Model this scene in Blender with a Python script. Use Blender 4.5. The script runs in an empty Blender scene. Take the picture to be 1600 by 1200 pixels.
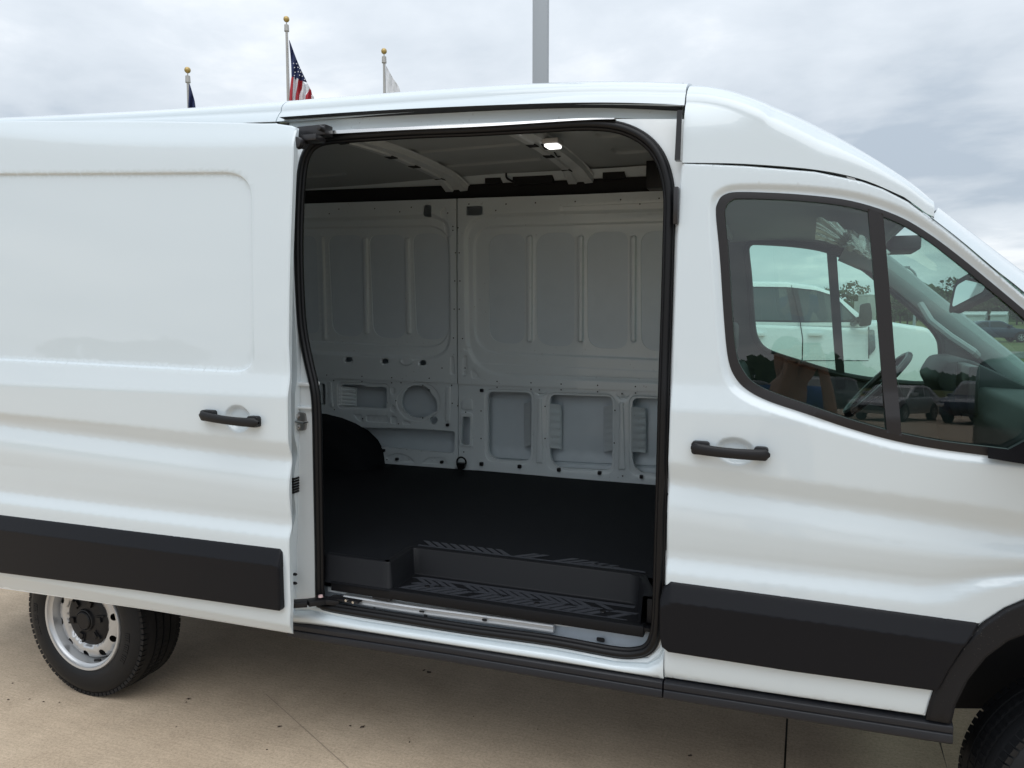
import bpy, bmesh, math, random
import numpy as np
from mathutils import Vector, Matrix
from mathutils.geometry import delaunay_2d_cdt
random.seed(4)
rng = np.random.RandomState(7)
SC = bpy.context.scene
COL = SC.collection

# ------------------------------------------------------------------ camera
FPX = 1200.0
YAW, PITCH = math.radians(21.0), math.radians(5.2)
CAM = Vector((0.0, -2.4, 1.733))
FWD = Vector((-math.sin(YAW)*math.cos(PITCH), math.cos(YAW)*math.cos(PITCH), -math.sin(PITCH)))
RGT = Vector((math.cos(YAW), math.sin(YAW), 0))
UPV = RGT.cross(FWD)
cd = bpy.data.cameras.new('camera'); cam = bpy.data.objects.new('camera', cd); COL.objects.link(cam)
cd.sensor_width = 36; cd.lens = 27.0; cd.clip_start = 0.02; cd.clip_end = 3000
cam.location = CAM
cam.rotation_euler = Matrix((RGT, UPV, -FWD)).transposed().to_euler()
SC.camera = cam

# ------------------------------------------------------------------ sky and sun
SUN_EL, SUN_AZ = 63.0, 165.0      # azimuth clockwise from +Y
w = bpy.data.worlds.new('World'); SC.world = w; w.use_nodes = True
nt = w.node_tree; N = nt.nodes; L = nt.links; N.clear()
out = N.new('ShaderNodeOutputWorld'); mixs = N.new('ShaderNodeMixShader')
sky = N.new('ShaderNodeTexSky'); sky.sky_type = 'NISHITA'; sky.sun_disc = False
sky.sun_elevation = math.radians(SUN_EL); sky.sun_rotation = math.radians(SUN_AZ)
b1 = N.new('ShaderNodeBackground'); b1.inputs[1].default_value = 0.09
L.new(sky.outputs[0], b1.inputs[0])
tc = N.new('ShaderNodeTexCoord'); sep = N.new('ShaderNodeSeparateXYZ'); L.new(tc.outputs['Generated'], sep.inputs[0])
# project the view direction on a flat cloud deck
zc = N.new('ShaderNodeMath'); zc.operation = 'ADD'; zc.inputs[1].default_value = 0.16; L.new(sep.outputs[2], zc.inputs[0])
zm = N.new('ShaderNodeMath'); zm.operation = 'MAXIMUM'; zm.inputs[1].default_value = 0.05; L.new(zc.outputs[0], zm.inputs[0])
dx = N.new('ShaderNodeMath'); dx.operation = 'DIVIDE'; L.new(sep.outputs[0], dx.inputs[0]); L.new(zm.outputs[0], dx.inputs[1])
dy = N.new('ShaderNodeMath'); dy.operation = 'DIVIDE'; L.new(sep.outputs[1], dy.inputs[0]); L.new(zm.outputs[0], dy.inputs[1])
cmb = N.new('ShaderNodeCombineXYZ'); L.new(dx.outputs[0], cmb.inputs[0]); L.new(dy.outputs[0], cmb.inputs[1])
def wnoise(scale, det, rough, dist, off):
    m = N.new('ShaderNodeMapping'); m.inputs['Location'].default_value = off; L.new(cmb.outputs[0], m.inputs[0])
    n = N.new('ShaderNodeTexNoise'); n.inputs['Scale'].default_value = scale; n.inputs['Detail'].default_value = det
    n.inputs['Roughness'].default_value = rough; n.inputs['Distortion'].default_value = dist
    L.new(m.outputs[0], n.inputs['Vector']); return n
n1 = wnoise(0.75, 9, 0.5, 0.3, (3.1, 1.7, 0)); n2 = wnoise(2.1, 8, 0.55, 0.2, (8.2, 4.1, 0))
mx = N.new('ShaderNodeMix'); mx.data_type = 'FLOAT'; mx.inputs[0].default_value = 0.35
L.new(n1.outputs['Fac'], mx.inputs[2]); L.new(n2.outputs['Fac'], mx.inputs[3])
cr = N.new('ShaderNodeValToRGB'); L.new(mx.outputs[0], cr.inputs[0])
e = cr.color_ramp.elements
e[0].position = 0.38; e[0].color = (0.46, 0.53, 0.61, 1)
e[1].position = 0.61; e[1].color = (0.90, 0.935, 0.97, 1)
x = e.new(0.445); x.color = (0.595, 0.655, 0.72, 1)
x = e.new(0.54); x.color = (0.715, 0.77, 0.83, 1)
# overcast sky brightens towards the zenith
mr = N.new('ShaderNodeMapRange'); mr.inputs[1].default_value = 0.15; mr.inputs[2].default_value = 1.0
mr.inputs[3].default_value = 0.95; mr.inputs[4].default_value = 1.45; L.new(sep.outputs[2], mr.inputs[0])
b2 = N.new('ShaderNodeBackground'); L.new(cr.outputs[0], b2.inputs[0]); L.new(mr.outputs[0], b2.inputs[1])
mixs.inputs[0].default_value = 0.92
L.new(b1.outputs[0], mixs.inputs[1]); L.new(b2.outputs[0], mixs.inputs[2]); L.new(mixs.outputs[0], out.inputs[0])
sd = bpy.data.lights.new('sun', 'SUN'); sd.energy = 1.15; sd.angle = math.radians(60); sd.color = (1, 0.99, 0.97)
sun = bpy.data.objects.new('sun', sd); COL.objects.link(sun)
az, el = math.radians(SUN_AZ), math.radians(SUN_EL)
sdir = Vector((math.sin(az)*math.cos(el), math.cos(az)*math.cos(el), math.sin(el)))
sun.rotation_euler = sdir.to_track_quat('Z', 'Y').to_euler()
SC.view_settings.view_transform = 'Standard'; SC.view_settings.look = 'None'
SC.view_settings.exposure = 0.22; SC.view_settings.gamma = 1.0; SC.view_settings.use_curve_mapping = False
SC.cycles.use_denoising = True
SC.cycles.max_bounces = 14; SC.cycles.diffuse_bounces = 6; SC.cycles.glossy_bounces = 6
SC.cycles.transparent_max_bounces = 24; SC.cycles.sample_clamp_indirect = 8

# ------------------------------------------------------------------ projection helpers (photo pixels -> places in the world)
def ray(px, py):
    u, v = (px-800)/FPX, (py-600)/FPX
    return FWD + RGT*u - UPV*v
def on_y(px, py, Y):
    d = ray(px, py); t = (Y-CAM.y)/d.y; return CAM + d*t
def on_z(px, py, Z):
    d = ray(px, py); t = (Z-CAM.z)/d.z; return CAM + d*t
def on_f(px, py, f, off=0.0):
    Y = 0.0
    for _ in range(12):
        p = on_y(px, py, Y); Y = float(f(p.x, p.z)) + off
    return on_y(px, py, Y)
def cat(pts, n=8, closed=False):
    """smooth curve through points"""
    P = [np.array(p, float) for p in pts]; m = len(P); o = []
    rngi = range(m if closed else m-1)
    for i in rngi:
        p0 = P[(i-1) % m] if (closed or i > 0) else P[0]*2-P[1]
        p1, p2 = P[i], P[(i+1) % m]
        p3 = P[(i+2) % m] if (closed or i < m-2) else P[-1]*2-P[-2]
        for k in range(n):
            t = k/n
            o.append(0.5*((2*p1)+(-p0+p2)*t+(2*p0-5*p1+4*p2-p3)*t*t+(-p0+3*p1-3*p2+p3)*t**3))
    if not closed: o.append(P[-1])
    return [tuple(q) for q in o]
def rq(c, r=10, n=5):
    """rounded polygon through corners c (pixels or metres), radius r (number or list)"""
    o = []; m = len(c)
    for i in range(m):
        p = np.array(c[i], float); a = np.array(c[i-1], float)-p; b = np.array(c[(i+1) % m], float)-p
        rr = r[i] if isinstance(r, (list, tuple)) else r
        la, lb = np.linalg.norm(a), np.linalg.norm(b); q = min(rr, la*.49, lb*.49)
        if q <= 0: o.append(tuple(p)); continue
        A, B = p+a/la*q, p+b/lb*q
        for k in range(n+1):
            t = k/n; o.append(tuple((1-t)**2*A+2*t*(1-t)*p+t*t*B))
    return o
def resample(loop, step, closed=True):
    P = [np.array(p, float) for p in loop]; o = []
    for i in range(len(P) if closed else len(P)-1):
        a, b = P[i], P[(i+1) % len(P)]; n = max(1, int(math.ceil(np.linalg.norm(b-a)/step)))
        for k in range(n): o.append(a+(b-a)*k/n)
    if not closed: o.append(P[-1])
    return np.array(o)
def inside(P, loop):
    x, y = P[:, 0], P[:, 1]; r = np.zeros(len(P), bool); L_ = np.asarray(loop)
    A, B = L_, np.roll(L_, -1, 0)
    for (x1, y1), (x2, y2) in zip(A, B):
        if y1 == y2: continue
        c = ((y1 > y) != (y2 > y)) & (x < (x2-x1)*(y-y1)/(y2-y1)+x1)
        r ^= c
    return r
def dist(P, loop, closed=True):
    L_ = np.asarray(loop); d = np.full(len(P), 1e9)
    n = len(L_) if closed else len(L_)-1
    for i in range(n):
        a, b = L_[i], L_[(i+1) % len(L_)]; ab = b-a; l2 = (ab*ab).sum()
        if l2 < 1e-14: continue
        t = np.clip(((P-a)@ab)/l2, 0, 1); q = a+t[:, None]*ab
        d = np.minimum(d, np.hypot(P[:, 0]-q[:, 0], P[:, 1]-q[:, 1]))
    return d
def area2(l):
    l = np.asarray(l); return ((l[:, 0]*np.roll(l[:, 1], -1)-np.roll(l[:, 0], -1)*l[:, 1]).sum())
def inset(loop, d):
    L_ = np.asarray(loop, float)
    t = np.roll(L_, -1, 0)-np.roll(L_, 1, 0); n = np.stack([-t[:, 1], t[:, 0]], 1)
    n /= (np.linalg.norm(n, axis=1)[:, None]+1e-12)
    if area2(L_) < 0: n = -n
    q = L_+n*d
    ok = (dist(q, L_) > abs(d)*0.85)
    return q[ok]

# ------------------------------------------------------------------ materials
MATS = {}
def mat(name, col, rough=.5, metal=0, coat=0, spec=.5, bump=None, var=None, emit=None, coatr=.03, speck=None):
    if name in MATS: return MATS[name]
    m = bpy.data.materials.new(name); m.use_nodes = True; T = m.node_tree; b = T.nodes['Principled BSDF']
    b.inputs['Base Color'].default_value = (*col, 1); b.inputs['Roughness'].default_value = rough
    b.inputs['Metallic'].default_value = metal; b.inputs['Specular IOR Level'].default_value = spec
    b.inputs['Coat Weight'].default_value = coat; b.inputs['Coat Roughness'].default_value = coatr
    geo = T.nodes.new('ShaderNodeNewGeometry')
    if emit: b.inputs['Emission Color'].default_value = (*emit[0], 1); b.inputs['Emission Strength'].default_value = emit[1]
    if var:   # (scale, amount, second colour)
        n = T.nodes.new('ShaderNodeTexNoise'); n.inputs['Scale'].default_value = var[0]; n.inputs['Detail'].default_value = 6
        T.links.new(geo.outputs['Position'], n.inputs['Vector'])
        mm = T.nodes.new('ShaderNodeMix'); mm.data_type = 'RGBA'
        rr = T.nodes.new('ShaderNodeMapRange'); rr.inputs[1].default_value = .35; rr.inputs[2].default_value = .7
        rr.inputs[4].default_value = var[1]; T.links.new(n.outputs['Fac'], rr.inputs[0]); T.links.new(rr.outputs[0], mm.inputs[0])
        mm.inputs[6].default_value = (*col, 1); mm.inputs[7].default_value = (*var[2], 1)
        T.links.new(mm.outputs[2], b.inputs['Base Color'])
    if bump:
        n = T.nodes.new('ShaderNodeTexNoise'); n.inputs['Scale'].default_value = bump[0]; n.inputs['Detail'].default_value = 3
        T.links.new(geo.outputs['Position'], n.inputs['Vector'])
        bp = T.nodes.new('ShaderNodeBump'); bp.inputs['Strength'].default_value = bump[1]; bp.inputs['Distance'].default_value = bump[2]
        T.links.new(n.outputs['Fac'], bp.inputs['Height']); T.links.new(bp.outputs[0], b.inputs['Normal'])
    if speck:   # dust specks: (scale, threshold, colour)
        n = T.nodes.new('ShaderNodeTexNoise'); n.inputs['Scale'].default_value = speck[0]; n.inputs['Detail'].default_value = 2
        T.links.new(geo.outputs['Position'], n.inputs['Vector']); rr = T.nodes.new('ShaderNodeMapRange'); rr.inputs[1].default_value = speck[1]; rr.inputs[2].default_value = speck[1]+.04; T.links.new(n.outputs['Fac'], rr.inputs[0])
        n2_ = T.nodes.new('ShaderNodeTexNoise'); n2_.inputs['Scale'].default_value = 3; T.links.new(geo.outputs['Position'], n2_.inputs['Vector']); r2 = T.nodes.new('ShaderNodeMapRange'); r2.inputs[1].default_value = .4; r2.inputs[2].default_value = .65; T.links.new(n2_.outputs['Fac'], r2.inputs[0])
        ml = T.nodes.new('ShaderNodeMath'); ml.operation = 'MULTIPLY'; T.links.new(rr.outputs[0], ml.inputs[0]); T.links.new(r2.outputs[0], ml.inputs[1])
        mm = T.nodes.new('ShaderNodeMix'); mm.data_type = 'RGBA'; mm.inputs[6].default_value = (*col, 1); mm.inputs[7].default_value = (*speck[2], 1)
        src = b.inputs['Base Color'].links[0].from_socket if b.inputs['Base Color'].links else None
        if src: T.links.new(src, mm.inputs[6])
        T.links.new(ml.outputs[0], mm.inputs[0]); T.links.new(mm.outputs[2], b.inputs['Base Color'])
    MATS[name] = m; return m
PAINT = mat('white_paint', (.635, .705, .742), .30, 0, 1.0, .5, coatr=.015, bump=(2.0, .03, .008))
JAMB = mat('jamb_paint', (.78, .82, .835), .45, 0, .35, .4, bump=(14, .08, .004), var=(7, .25, (.70, .74, .76)))
GREY = mat('grey_primer', (.65, .71, .73), .32, 0, .5, .4, speck=(60, .70, (.42, .44, .44)), bump=(9, .08, .004), var=(4, .4, (.60, .655, .67)))
GREYL = mat('outer_skin_back', (.58, .65, .69), .42, 0, .2, .4, bump=(5, .2, .01), var=(10, .4, (.52, .585, .625)))
ZINC = mat('sill_steel', (.45, .50, .55), .4, .2, 0, .5, var=(30, .4, (.38, .43, .48)))
BLACK = mat('black_plastic', (.0075, .0075, .009), .48, 0, 0, .36, bump=(900, .15, .0006))
CLAD = mat('cladding_plastic', (.006, .0065, .009), .42, 0, 0, .2, bump=(700, .2, .0008))
STEP = mat('side_step_plastic', (.012, .013, .017), .42, 0, 0, .4, bump=(500, .2, .0008))
RUB = mat('rubber_seal', (.0035, .0035, .0045), .42, 0, 0, .3)
GLOSSB = mat('gloss_black', (.02, .019, .021), .3, 0, 0, .5)
TRIM = mat('window_trim', (.012, .0105, .0115), .45, 0, 0, .45)
MATM = mat('floor_vinyl', (.005, .0058, .0075), .7, 0, 0, .12, bump=(1400, .6, .001), var=(300, .6, (.013, .0145, .018)))
MOULD = mat('moulded_step', (.0050, .0055, .0072), .5, 0, 0, .24, bump=(900, .2, .0006))
TREAD = mat('tread_rubber', (.034, .037, .045), .5, 0, 0, .5)
STEEL = mat('bright_steel', (.62, .61, .60), .22, 1)
RIM = mat('silver_rim', (.55, .56, .57), .33, .6, .3, .5)
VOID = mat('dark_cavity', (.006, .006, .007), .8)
HEAD = mat('headliner', (.33, .36, .37), .9, bump=(600, .2, .001))
CABG = mat('cab_grey', (.05, .054, .057), .6, bump=(800, .2, .0008))
CABD = mat('cab_dark', (.018, .02, .023), .6)
GOLD = mat('gold_ball', (.50, .36, .14), .4, .5)
ALU = mat('aluminium_pole', (.42, .41, .39), .45, .4)
GALV = mat('galvanised_pole', (.36, .39, .42), .5, .3)

def tyre_mat():
    return mat('tyre_rubber', (.006, .0068, .0085), .55, 0, 0, .35, bump=(160, .25, .002))
TYRE = tyre_mat()

def glass_mat(name, tint, refl=1.0):
    m = bpy.data.materials.new(name); m.use_nodes = True; T = m.node_tree; T.nodes.clear()
    o = T.nodes.new('ShaderNodeOutputMaterial'); mx_ = T.nodes.new('ShaderNodeMixShader')
    tr = T.nodes.new('ShaderNodeBsdfTransparent'); tr.inputs[0].default_value = (*tint, 1)
    g = T.nodes.new('ShaderNodeBsdfGlossy'); g.inputs['Roughness'].default_value = 0.0; g.inputs[0].default_value = (1, 1, 1, 1)
    def M_(op, a, b=None):
        q = T.nodes.new('ShaderNodeMath'); q.operation = op
        for i_, v_ in enumerate((a, b)):
            if v_ is None: continue
            if isinstance(v_, (int, float)): q.inputs[i_].default_value = v_
            else: T.links.new(v_, q.inputs[i_])
        return q.outputs[0]
    gg = T.nodes.new('ShaderNodeNewGeometry'); dt = T.nodes.new('ShaderNodeVectorMath'); dt.operation = 'DOT_PRODUCT'
    T.links.new(gg.outputs['Normal'], dt.inputs[0]); T.links.new(gg.outputs['Incoming'], dt.inputs[1])
    c_ = M_('ABSOLUTE', dt.outputs['Value']); sch = M_('ADD', M_('MULTIPLY', M_('POWER', M_('SUBTRACT', 1.0, c_), 5.0), .92), .075*refl)
    k = T.nodes.new('ShaderNodeMath'); k.operation = 'MINIMUM'; k.inputs[1].default_value = 1; T.links.new(sch, k.inputs[0]); T.links.new(k.outputs[0], mx_.inputs[0])
    T.links.new(tr.outputs[0], mx_.inputs[1]); T.links.new(g.outputs[0], mx_.inputs[2]); T.links.new(mx_.outputs[0], o.inputs[0])
    return m
GLASS = glass_mat('door_glass', (.66, .84, .78))
GLASS2 = glass_mat('windscreen_glass', (.66, .84, .78), .8)
DGLASS = mat('dark_car_glass', (.02, .024, .027), .06, 0, 0, .8)

# ------------------------------------------------------------------ object helpers
def put(name, me, m=None, parent=None, loc=None):
    o = bpy.data.objects.new(name, me); COL.objects.link(o)
    if m is not None and not me.materials:
        for q in (m if isinstance(m, (list, tuple)) else [m]): me.materials.append(q)
    if parent is not None: o.parent = parent
    if loc is not None: o.location = loc
    return o
def mk(name, V, F, m=None, parent=None, smooth=True, mi=None, sharp=None):
    me = bpy.data.meshes.new(name); me.from_pydata([tuple(v) for v in V], [], [tuple(f) for f in F])
    if smooth: me.polygons.foreach_set('use_smooth', [True]*len(me.polygons))
    me.update()
    if sharp is not None:
        try: me.set_sharp_from_angle(angle=math.radians(sharp))
        except Exception: pass
    o = put(name, me, m, parent)
    if mi is not None: me.polygons.foreach_set('material_index', mi)
    return o
def thing(name, label, category, loc=(0, 0, 0), rz=0, group=None):
    o = bpy.data.objects.new(name, None); COL.objects.link(o); o.location = loc; o.rotation_euler = (0, 0, rz)
    o['label'] = label; o['category'] = category
    if group: o['group'] = group
    o.empty_display_size = .2
    return o
class MB:
    def __init__(s): s.V = []; s.F = []; s.M = []
    def add(s, V, F, mi=0):
        b = len(s.V); s.V += [tuple(v) for v in V]; s.F += [tuple(i+b for i in f) for f in F]; s.M += [mi]*len(F)
    def box(s, lo, hi, mi=0, M=None):
        x0, y0, z0 = lo; x1, y1, z1 = hi
        V = [(x0, y0, z0), (x1, y0, z0), (x1, y1, z0), (x0, y1, z0), (x0, y0, z1), (x1, y0, z1), (x1, y1, z1), (x0, y1, z1)]
        if M is not None: V = [tuple(M@Vector(v)) for v in V]
        s.add(V, [(0, 3, 2, 1), (4, 5, 6, 7), (0, 1, 5, 4), (1, 2, 6, 5), (2, 3, 7, 6), (3, 0, 4, 7)], mi)
    def prism(s, loop, a, b, axis='Y', mi=0):
        """loop of 2D points extruded from a to b along axis"""
        n = len(loop)
        def P(p, h): return {'Y': (p[0], h, p[1]), 'Z': (p[0], p[1], h), 'X': (h, p[0], p[1])}[axis]
        V = [P(p, a) for p in loop]+[P(p, b) for p in loop]
        F = [tuple(range(n))[::-1], tuple(range(n, 2*n))]+[(i, (i+1) % n, (i+1) % n+n, i+n) for i in range(n)]
        s.add(V, F, mi)
    def tube(s, path, r, n=8, closed=False, mi=0, flat=1.0, cap=True):
        P = [Vector(p) for p in path]; m = len(P); V = []; up = Vector((0, -1, 0)); prev = None
        for i, p in enumerate(P):
            if closed: t = P[(i+1) % m]-P[i-1]
            else: t = P[min(i+1, m-1)]-P[max(i-1, 0)]
            t.normalize()
            if prev is None:
                a = t.cross(up)
                if a.length < .1: a = t.cross(Vector((1, 0, 0)))
            else: a = prev-t*prev.dot(t)
            a.normalize(); prev = a; b = t.cross(a)
            rr = r[i] if isinstance(r, (list, tuple)) else r
            for k in range(n):
                q = 2*math.pi*k/n; V.append(p+a*(math.cos(q)*rr)+b*(math.sin(q)*rr*flat))
        F = []
        for i in range(m if closed else m-1):
            j = (i+1) % m
            for k in range(n): F.append((i*n+k, i*n+(k+1) % n, j*n+(k+1) % n, j*n+k))
        if not closed and cap: F += [tuple(range(n))[::-1], tuple((m-1)*n+k for k in range(n))]
        s.add(V, F, mi)
    def lathe(s, prof, n=32, axis='Y', c=(0, 0, 0), mi=0, closed=False):
        """prof: list of (radius, along)"""
        V = []; c = Vector(c)
        for r, h in prof:
            for k in range(n):
                a = 2*math.pi*k/n; x_, z_ = r*math.cos(a), r*math.sin(a)
                V.append(c+Vector({'Y': (x_, h, z_), 'Z': (x_, z_, h), 'X': (h, x_, z_)}[axis]))
        F = []; m = len(prof)
        for i in range(m if closed else m-1):
            j = (i+1) % m
            for k in range(n): F.append((i*n+k, i*n+(k+1) % n, j*n+(k+1) % n, j*n+k))
        s.add(V, F, mi)
    def grid(s, G, mi=0):
        r, c = len(G), len(G[0]); V = [p for row in G for p in row]
        s.add(V, [(i*c+j, i*c+j+1, (i+1)*c+j+1, (i+1)*c+j) for i in range(r-1) for j in range(c-1)], mi)
    def build(s, name, m, parent=None, smooth=False, sharp=35, bevel=0):
        me = bpy.data.meshes.new(name); me.from_pydata(s.V, [], s.F); me.update()
        if bevel or True:
            bm = bmesh.new(); bm.from_mesh(me)
            bm.faces.ensure_lookup_table()
            for f, i in zip(bm.faces, s.M): f.material_index = i
            if bevel:
                bmesh.ops.remove_doubles(bm, verts=bm.verts, dist=1e-5)
                es = [e for e in bm.edges if len(e.link_faces) == 2 and e.calc_face_angle(0) > .5]
                bmesh.ops.bevel(bm, geom=es, offset=bevel, segments=2, profile=.5, affect='EDGES', clamp_overlap=True)
            bmesh.ops.recalc_face_normals(bm, faces=bm.faces)
            bm.to_mesh(me); bm.free()
        if smooth or bevel:
            me.polygons.foreach_set('use_smooth', [True]*len(me.polygons))
            try: me.set_sharp_from_angle(angle=math.radians(sharp))
            except Exception: pass
        return put(name, me, m, parent)

def feat(loop, depth, w_):
    return (np.asarray(resample(loop, .012)), depth, w_)
def panel(name, outline, hfun, m, parent, holes=(), feats=(), gx=.05, gz=.012, edge=.02, rnd=0.0, step=.012, axis='Y', flip=False, hedge=None, hback=None):
    """sheet-metal panel: a fine triangulation of outline (minus holes) in the XZ plane, displaced to y=hfun(X,Z) with pressed features,
    edges folded back by edge. axis 'Z': the same in the XY plane."""
    out_ = resample(outline, step); hs = [resample(h, step) for h in holes]
    pts = []; edges = []
    def addloop(l, closed=True):
        b = len(pts); pts.extend([tuple(p) for p in l]); n = len(l)
        edges.extend([(b+i, b+(i+1) % n) for i in range(n if closed else n-1)])
    addloop(out_)
    for h in hs: addloop(h)
    nb = len(pts)
    extra = []
    if rnd > 0:
        extra.append(inset(out_, rnd)); extra.append(inset(out_, rnd*.4))
    for lp, dep, w_ in feats:
        for q in (0, .35, .65, 1.0): extra.append(inset(lp, w_*q) if q else lp)
    lo, hi = out_.min(0), out_.max(0)
    X, Z = np.meshgrid(np.arange(lo[0]+gx*.5, hi[0], gx), np.arange(lo[1]+gz*.5, hi[1], gz)); X[1::2] += gx*.5
    G = np.stack([X.ravel(), Z.ravel()], 1)
    cand = np.vstack([np.asarray(e_) for e_ in extra if len(e_)]+[G]) if extra else G
    ok = inside(cand, out_) & (dist(cand, out_) > min(.3*gz, .003))
    for h in hs: ok &= ~inside(cand, h) & (dist(cand, h) > .003)
    cand = cand[ok]
    # drop near-duplicates, features first
    key = {}; keep = []
    cell = .0022
    for i, (a, b_) in enumerate(cand):
        k_ = (int(a/cell), int(b_/cell))
        if k_ in key: continue
        key[k_] = 1; keep.append(i)
    cand = cand[keep]
    P = [Vector(p) for p in pts]+[Vector(p) for p in cand.tolist()]
    r = delaunay_2d_cdt(P, edges, [], 0, 1e-6, False)
    V2 = np.array([tuple(v) for v in r[0]]); F = np.array([tuple(f) for f in r[2]])
    C_ = V2[F].mean(1); ok = inside(C_, out_)
    for h in hs: ok &= ~inside(C_, h)
    F = F[ok]
    def HH(P):
        H_ = np.array(hfun(P[:, 0], P[:, 1]), float)+np.zeros(len(P))
        for lp, dep, w_ in feats:
            mk_ = (P[:, 0] > lp[:, 0].min()) & (P[:, 0] < lp[:, 0].max()) & (P[:, 1] > lp[:, 1].min()) & (P[:, 1] < lp[:, 1].max())
            if mk_.any():
                Q = P[mk_]; s_ = np.clip(dist(Q, lp)/w_, 0, 1)*inside(Q, lp); H_[mk_] += dep*s_*s_*(3-2*s_)
        if rnd > 0:
            s_ = np.clip(1-dist(P, out_)/rnd, 0, 1); H_ += rnd*.9*s_*s_
        return H_
    H = HH(V2); ep = .0012
    hx = (HH(V2+[ep, 0])-HH(V2-[ep, 0]))/(2*ep); hz = (HH(V2+[0, ep])-HH(V2-[0, ep]))/(2*ep)
    sg = -1.0 if flip else 1.0
    if axis == 'Y': NN = np.stack([hx, -np.ones(len(hx)), hz], 1)*sg
    else: NN = np.stack([-hx, -hz, np.ones(len(hx))], 1)*sg
    NN /= np.linalg.norm(NN, axis=1)[:, None]; NN = [tuple(q) for q in NN]
    def W(p, h): return (p[0], h, p[1]) if axis == 'Y' else (p[0], p[1], h)
    V = [W(p, h) for p, h in zip(V2, H)]; FF = []
    a0 = V2[F[0][0]]; 
    for f in F:
        a, b_, c = V2[f[0]], V2[f[1]], V2[f[2]]
        ccw = (b_[0]-a[0])*(c[1]-a[1])-(b_[1]-a[1])*(c[0]-a[0]) > 0
        want = not flip
        FF.append(tuple(f) if ccw == want else tuple(f[::-1]))
    def wall(lp, ed):
        n = len(lp); b = len(V); base = HH(lp)
        t_ = np.roll(lp, -1, 0)-np.roll(lp, 1, 0); q_ = np.stack([t_[:, 1], -t_[:, 0]], 1); q_ /= np.linalg.norm(q_, axis=1)[:, None]+1e-12
        if area2(lp) < 0: q_ = -q_
        if lp is not out_: q_ = -q_
        nn_ = [(a, 0, c) if axis == 'Y' else (a, c, 0) for a, c in q_]; NN.extend(nn_+nn_)
        V.extend(W(p, h) for p, h in zip(lp, base)); V.extend(W(p, h) for p, h in zip(lp, (base+ed) if hback is None else np.maximum(hback(lp[:, 0], lp[:, 1]), base+.002)))
        o_ = (area2(lp) > 0) == (lp is out_)
        for i in range(n):
            f = (b+i, b+(i+1) % n, b+(i+1) % n+n, b+i+n)
            FF.append(f[::-1] if ((o_ == (axis == 'Y')) == (ed > 0)) else f)
    if edge:
        wall(out_, edge)
        for i, h in enumerate(hs): wall(h, hedge if hedge is not None else edge)
    o = mk(name, V, FF, m, parent)
    o.data.normals_split_custom_set_from_vertices(NN)
    return o

# ------------------------------------------------------------------ the side skin of the van
def zref(py): return on_y(1250, py, 0).z
_pr = [(1140, .055), (1110, .028), (1095, .013), (1085, .004), (1070, .001), (1050, 0), (935, 0), (926, .0005), (920, .002), (916, .0045), (906, .0125), (900, .0165), (896, .0178), (890, .0175), (870, .0115), (850, .0065),
       (828, .0035), (808, .0065), (790, .0145), (778, .0208), (774, .0222), (769, .0215), (752, .0110), (740, .0030), (736, .0010), (730, .0002), (700, 0), (656, 0), (648, .001), (642, .0035), (614, .0165), (608, .019), (600, .0205)]
_pz = [(zref(a), b) for a, b in _pr]+[(1.62, .025), (1.95, .040), (2.2, .056), (2.31, .065), (2.325, .069), (2.40, .106), (2.46, .135), (2.52, .19), (2.6, .30)]
_pz = np.array(sorted(_pz))
_ps = np.array([(.3, .06), (.47, .03), (.53, .008), (.60, .001), (.7, 0), (1.45, .002), (1.62, .025), (1.95, .040), (2.2, .056), (2.33, .070), (2.45, .10), (2.6, .18)])
# smooth interpolation (local cubic through the table)
def _cub(z):
    z = np.asarray(z, float); x_, y_ = _pz[:, 0], _pz[:, 1]
    d_ = np.diff(y_)/np.diff(x_); m_ = np.concatenate([[d_[0]], np.where(d_[:-1]*d_[1:] > 0, 2*d_[:-1]*d_[1:]/(d_[:-1]+d_[1:]+1e-12), 0), [d_[-1]]])
    i = np.clip(np.searchsorted(x_, z)-1, 0, len(x_)-2); h = x_[i+1]-x_[i]; t = np.clip((z-x_[i])/h, 0, 1)
    return ((2*t**3-3*t**2+1)*y_[i]+(t**3-2*t**2+t)*h*m_[i]+(-2*t**3+3*t**2)*y_[i+1]+(t**3-t**2)*h*m_[i+1])
def skin_s(X, Z):
    return np.interp(np.asarray(Z, float), _ps[:, 0], _ps[:, 1])
def skin(X, Z):
    X = np.asarray(X, float); Z = np.asarray(Z, float)
    wz = np.clip((Z-1.45)/.85, 0, 1); drop = .034*np.clip(-1.0-X, 0, 3)**2
    zz = Z-wz*drop
    sh = -.074*np.clip(X+.4, 0, 1.1)+.038*np.clip(-1.85-X, 0, 1.5); bmp = np.clip((Z-.98)/.10, 0, 1)*np.clip((1.40-Z)/.12, 0, 1)
    zz = zz-sh*bmp
    lift = np.clip(X-.32, 0, 2); low = np.clip((1.10-Z)/.14, 0, 1)
    zz = zz-low*np.clip(lift**2*2.6, 0, .6)*np.clip((Z-.80)/.1, 0, 1)
    return _cub(zz)
def sk(px, py, off=0.0):
    p = on_f(px, py, skin, off); return (p.x, p.z)
def skl(loop, off=0.0): return [sk(a, b, off) for a, b in loop]
def yl(loop, Y): return [(on_y(a, b, Y).x, on_y(a, b, Y).z) for a, b in loop]
VW = 2.02                                  # van width: far side is the mirror image
DOFF = -.125                               # the open sliding door runs outside the body

van = thing('cargo_van', 'white medium-roof cargo van with its side sliding door open, filling the picture', 'van', (0, 0, 0))

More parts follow.
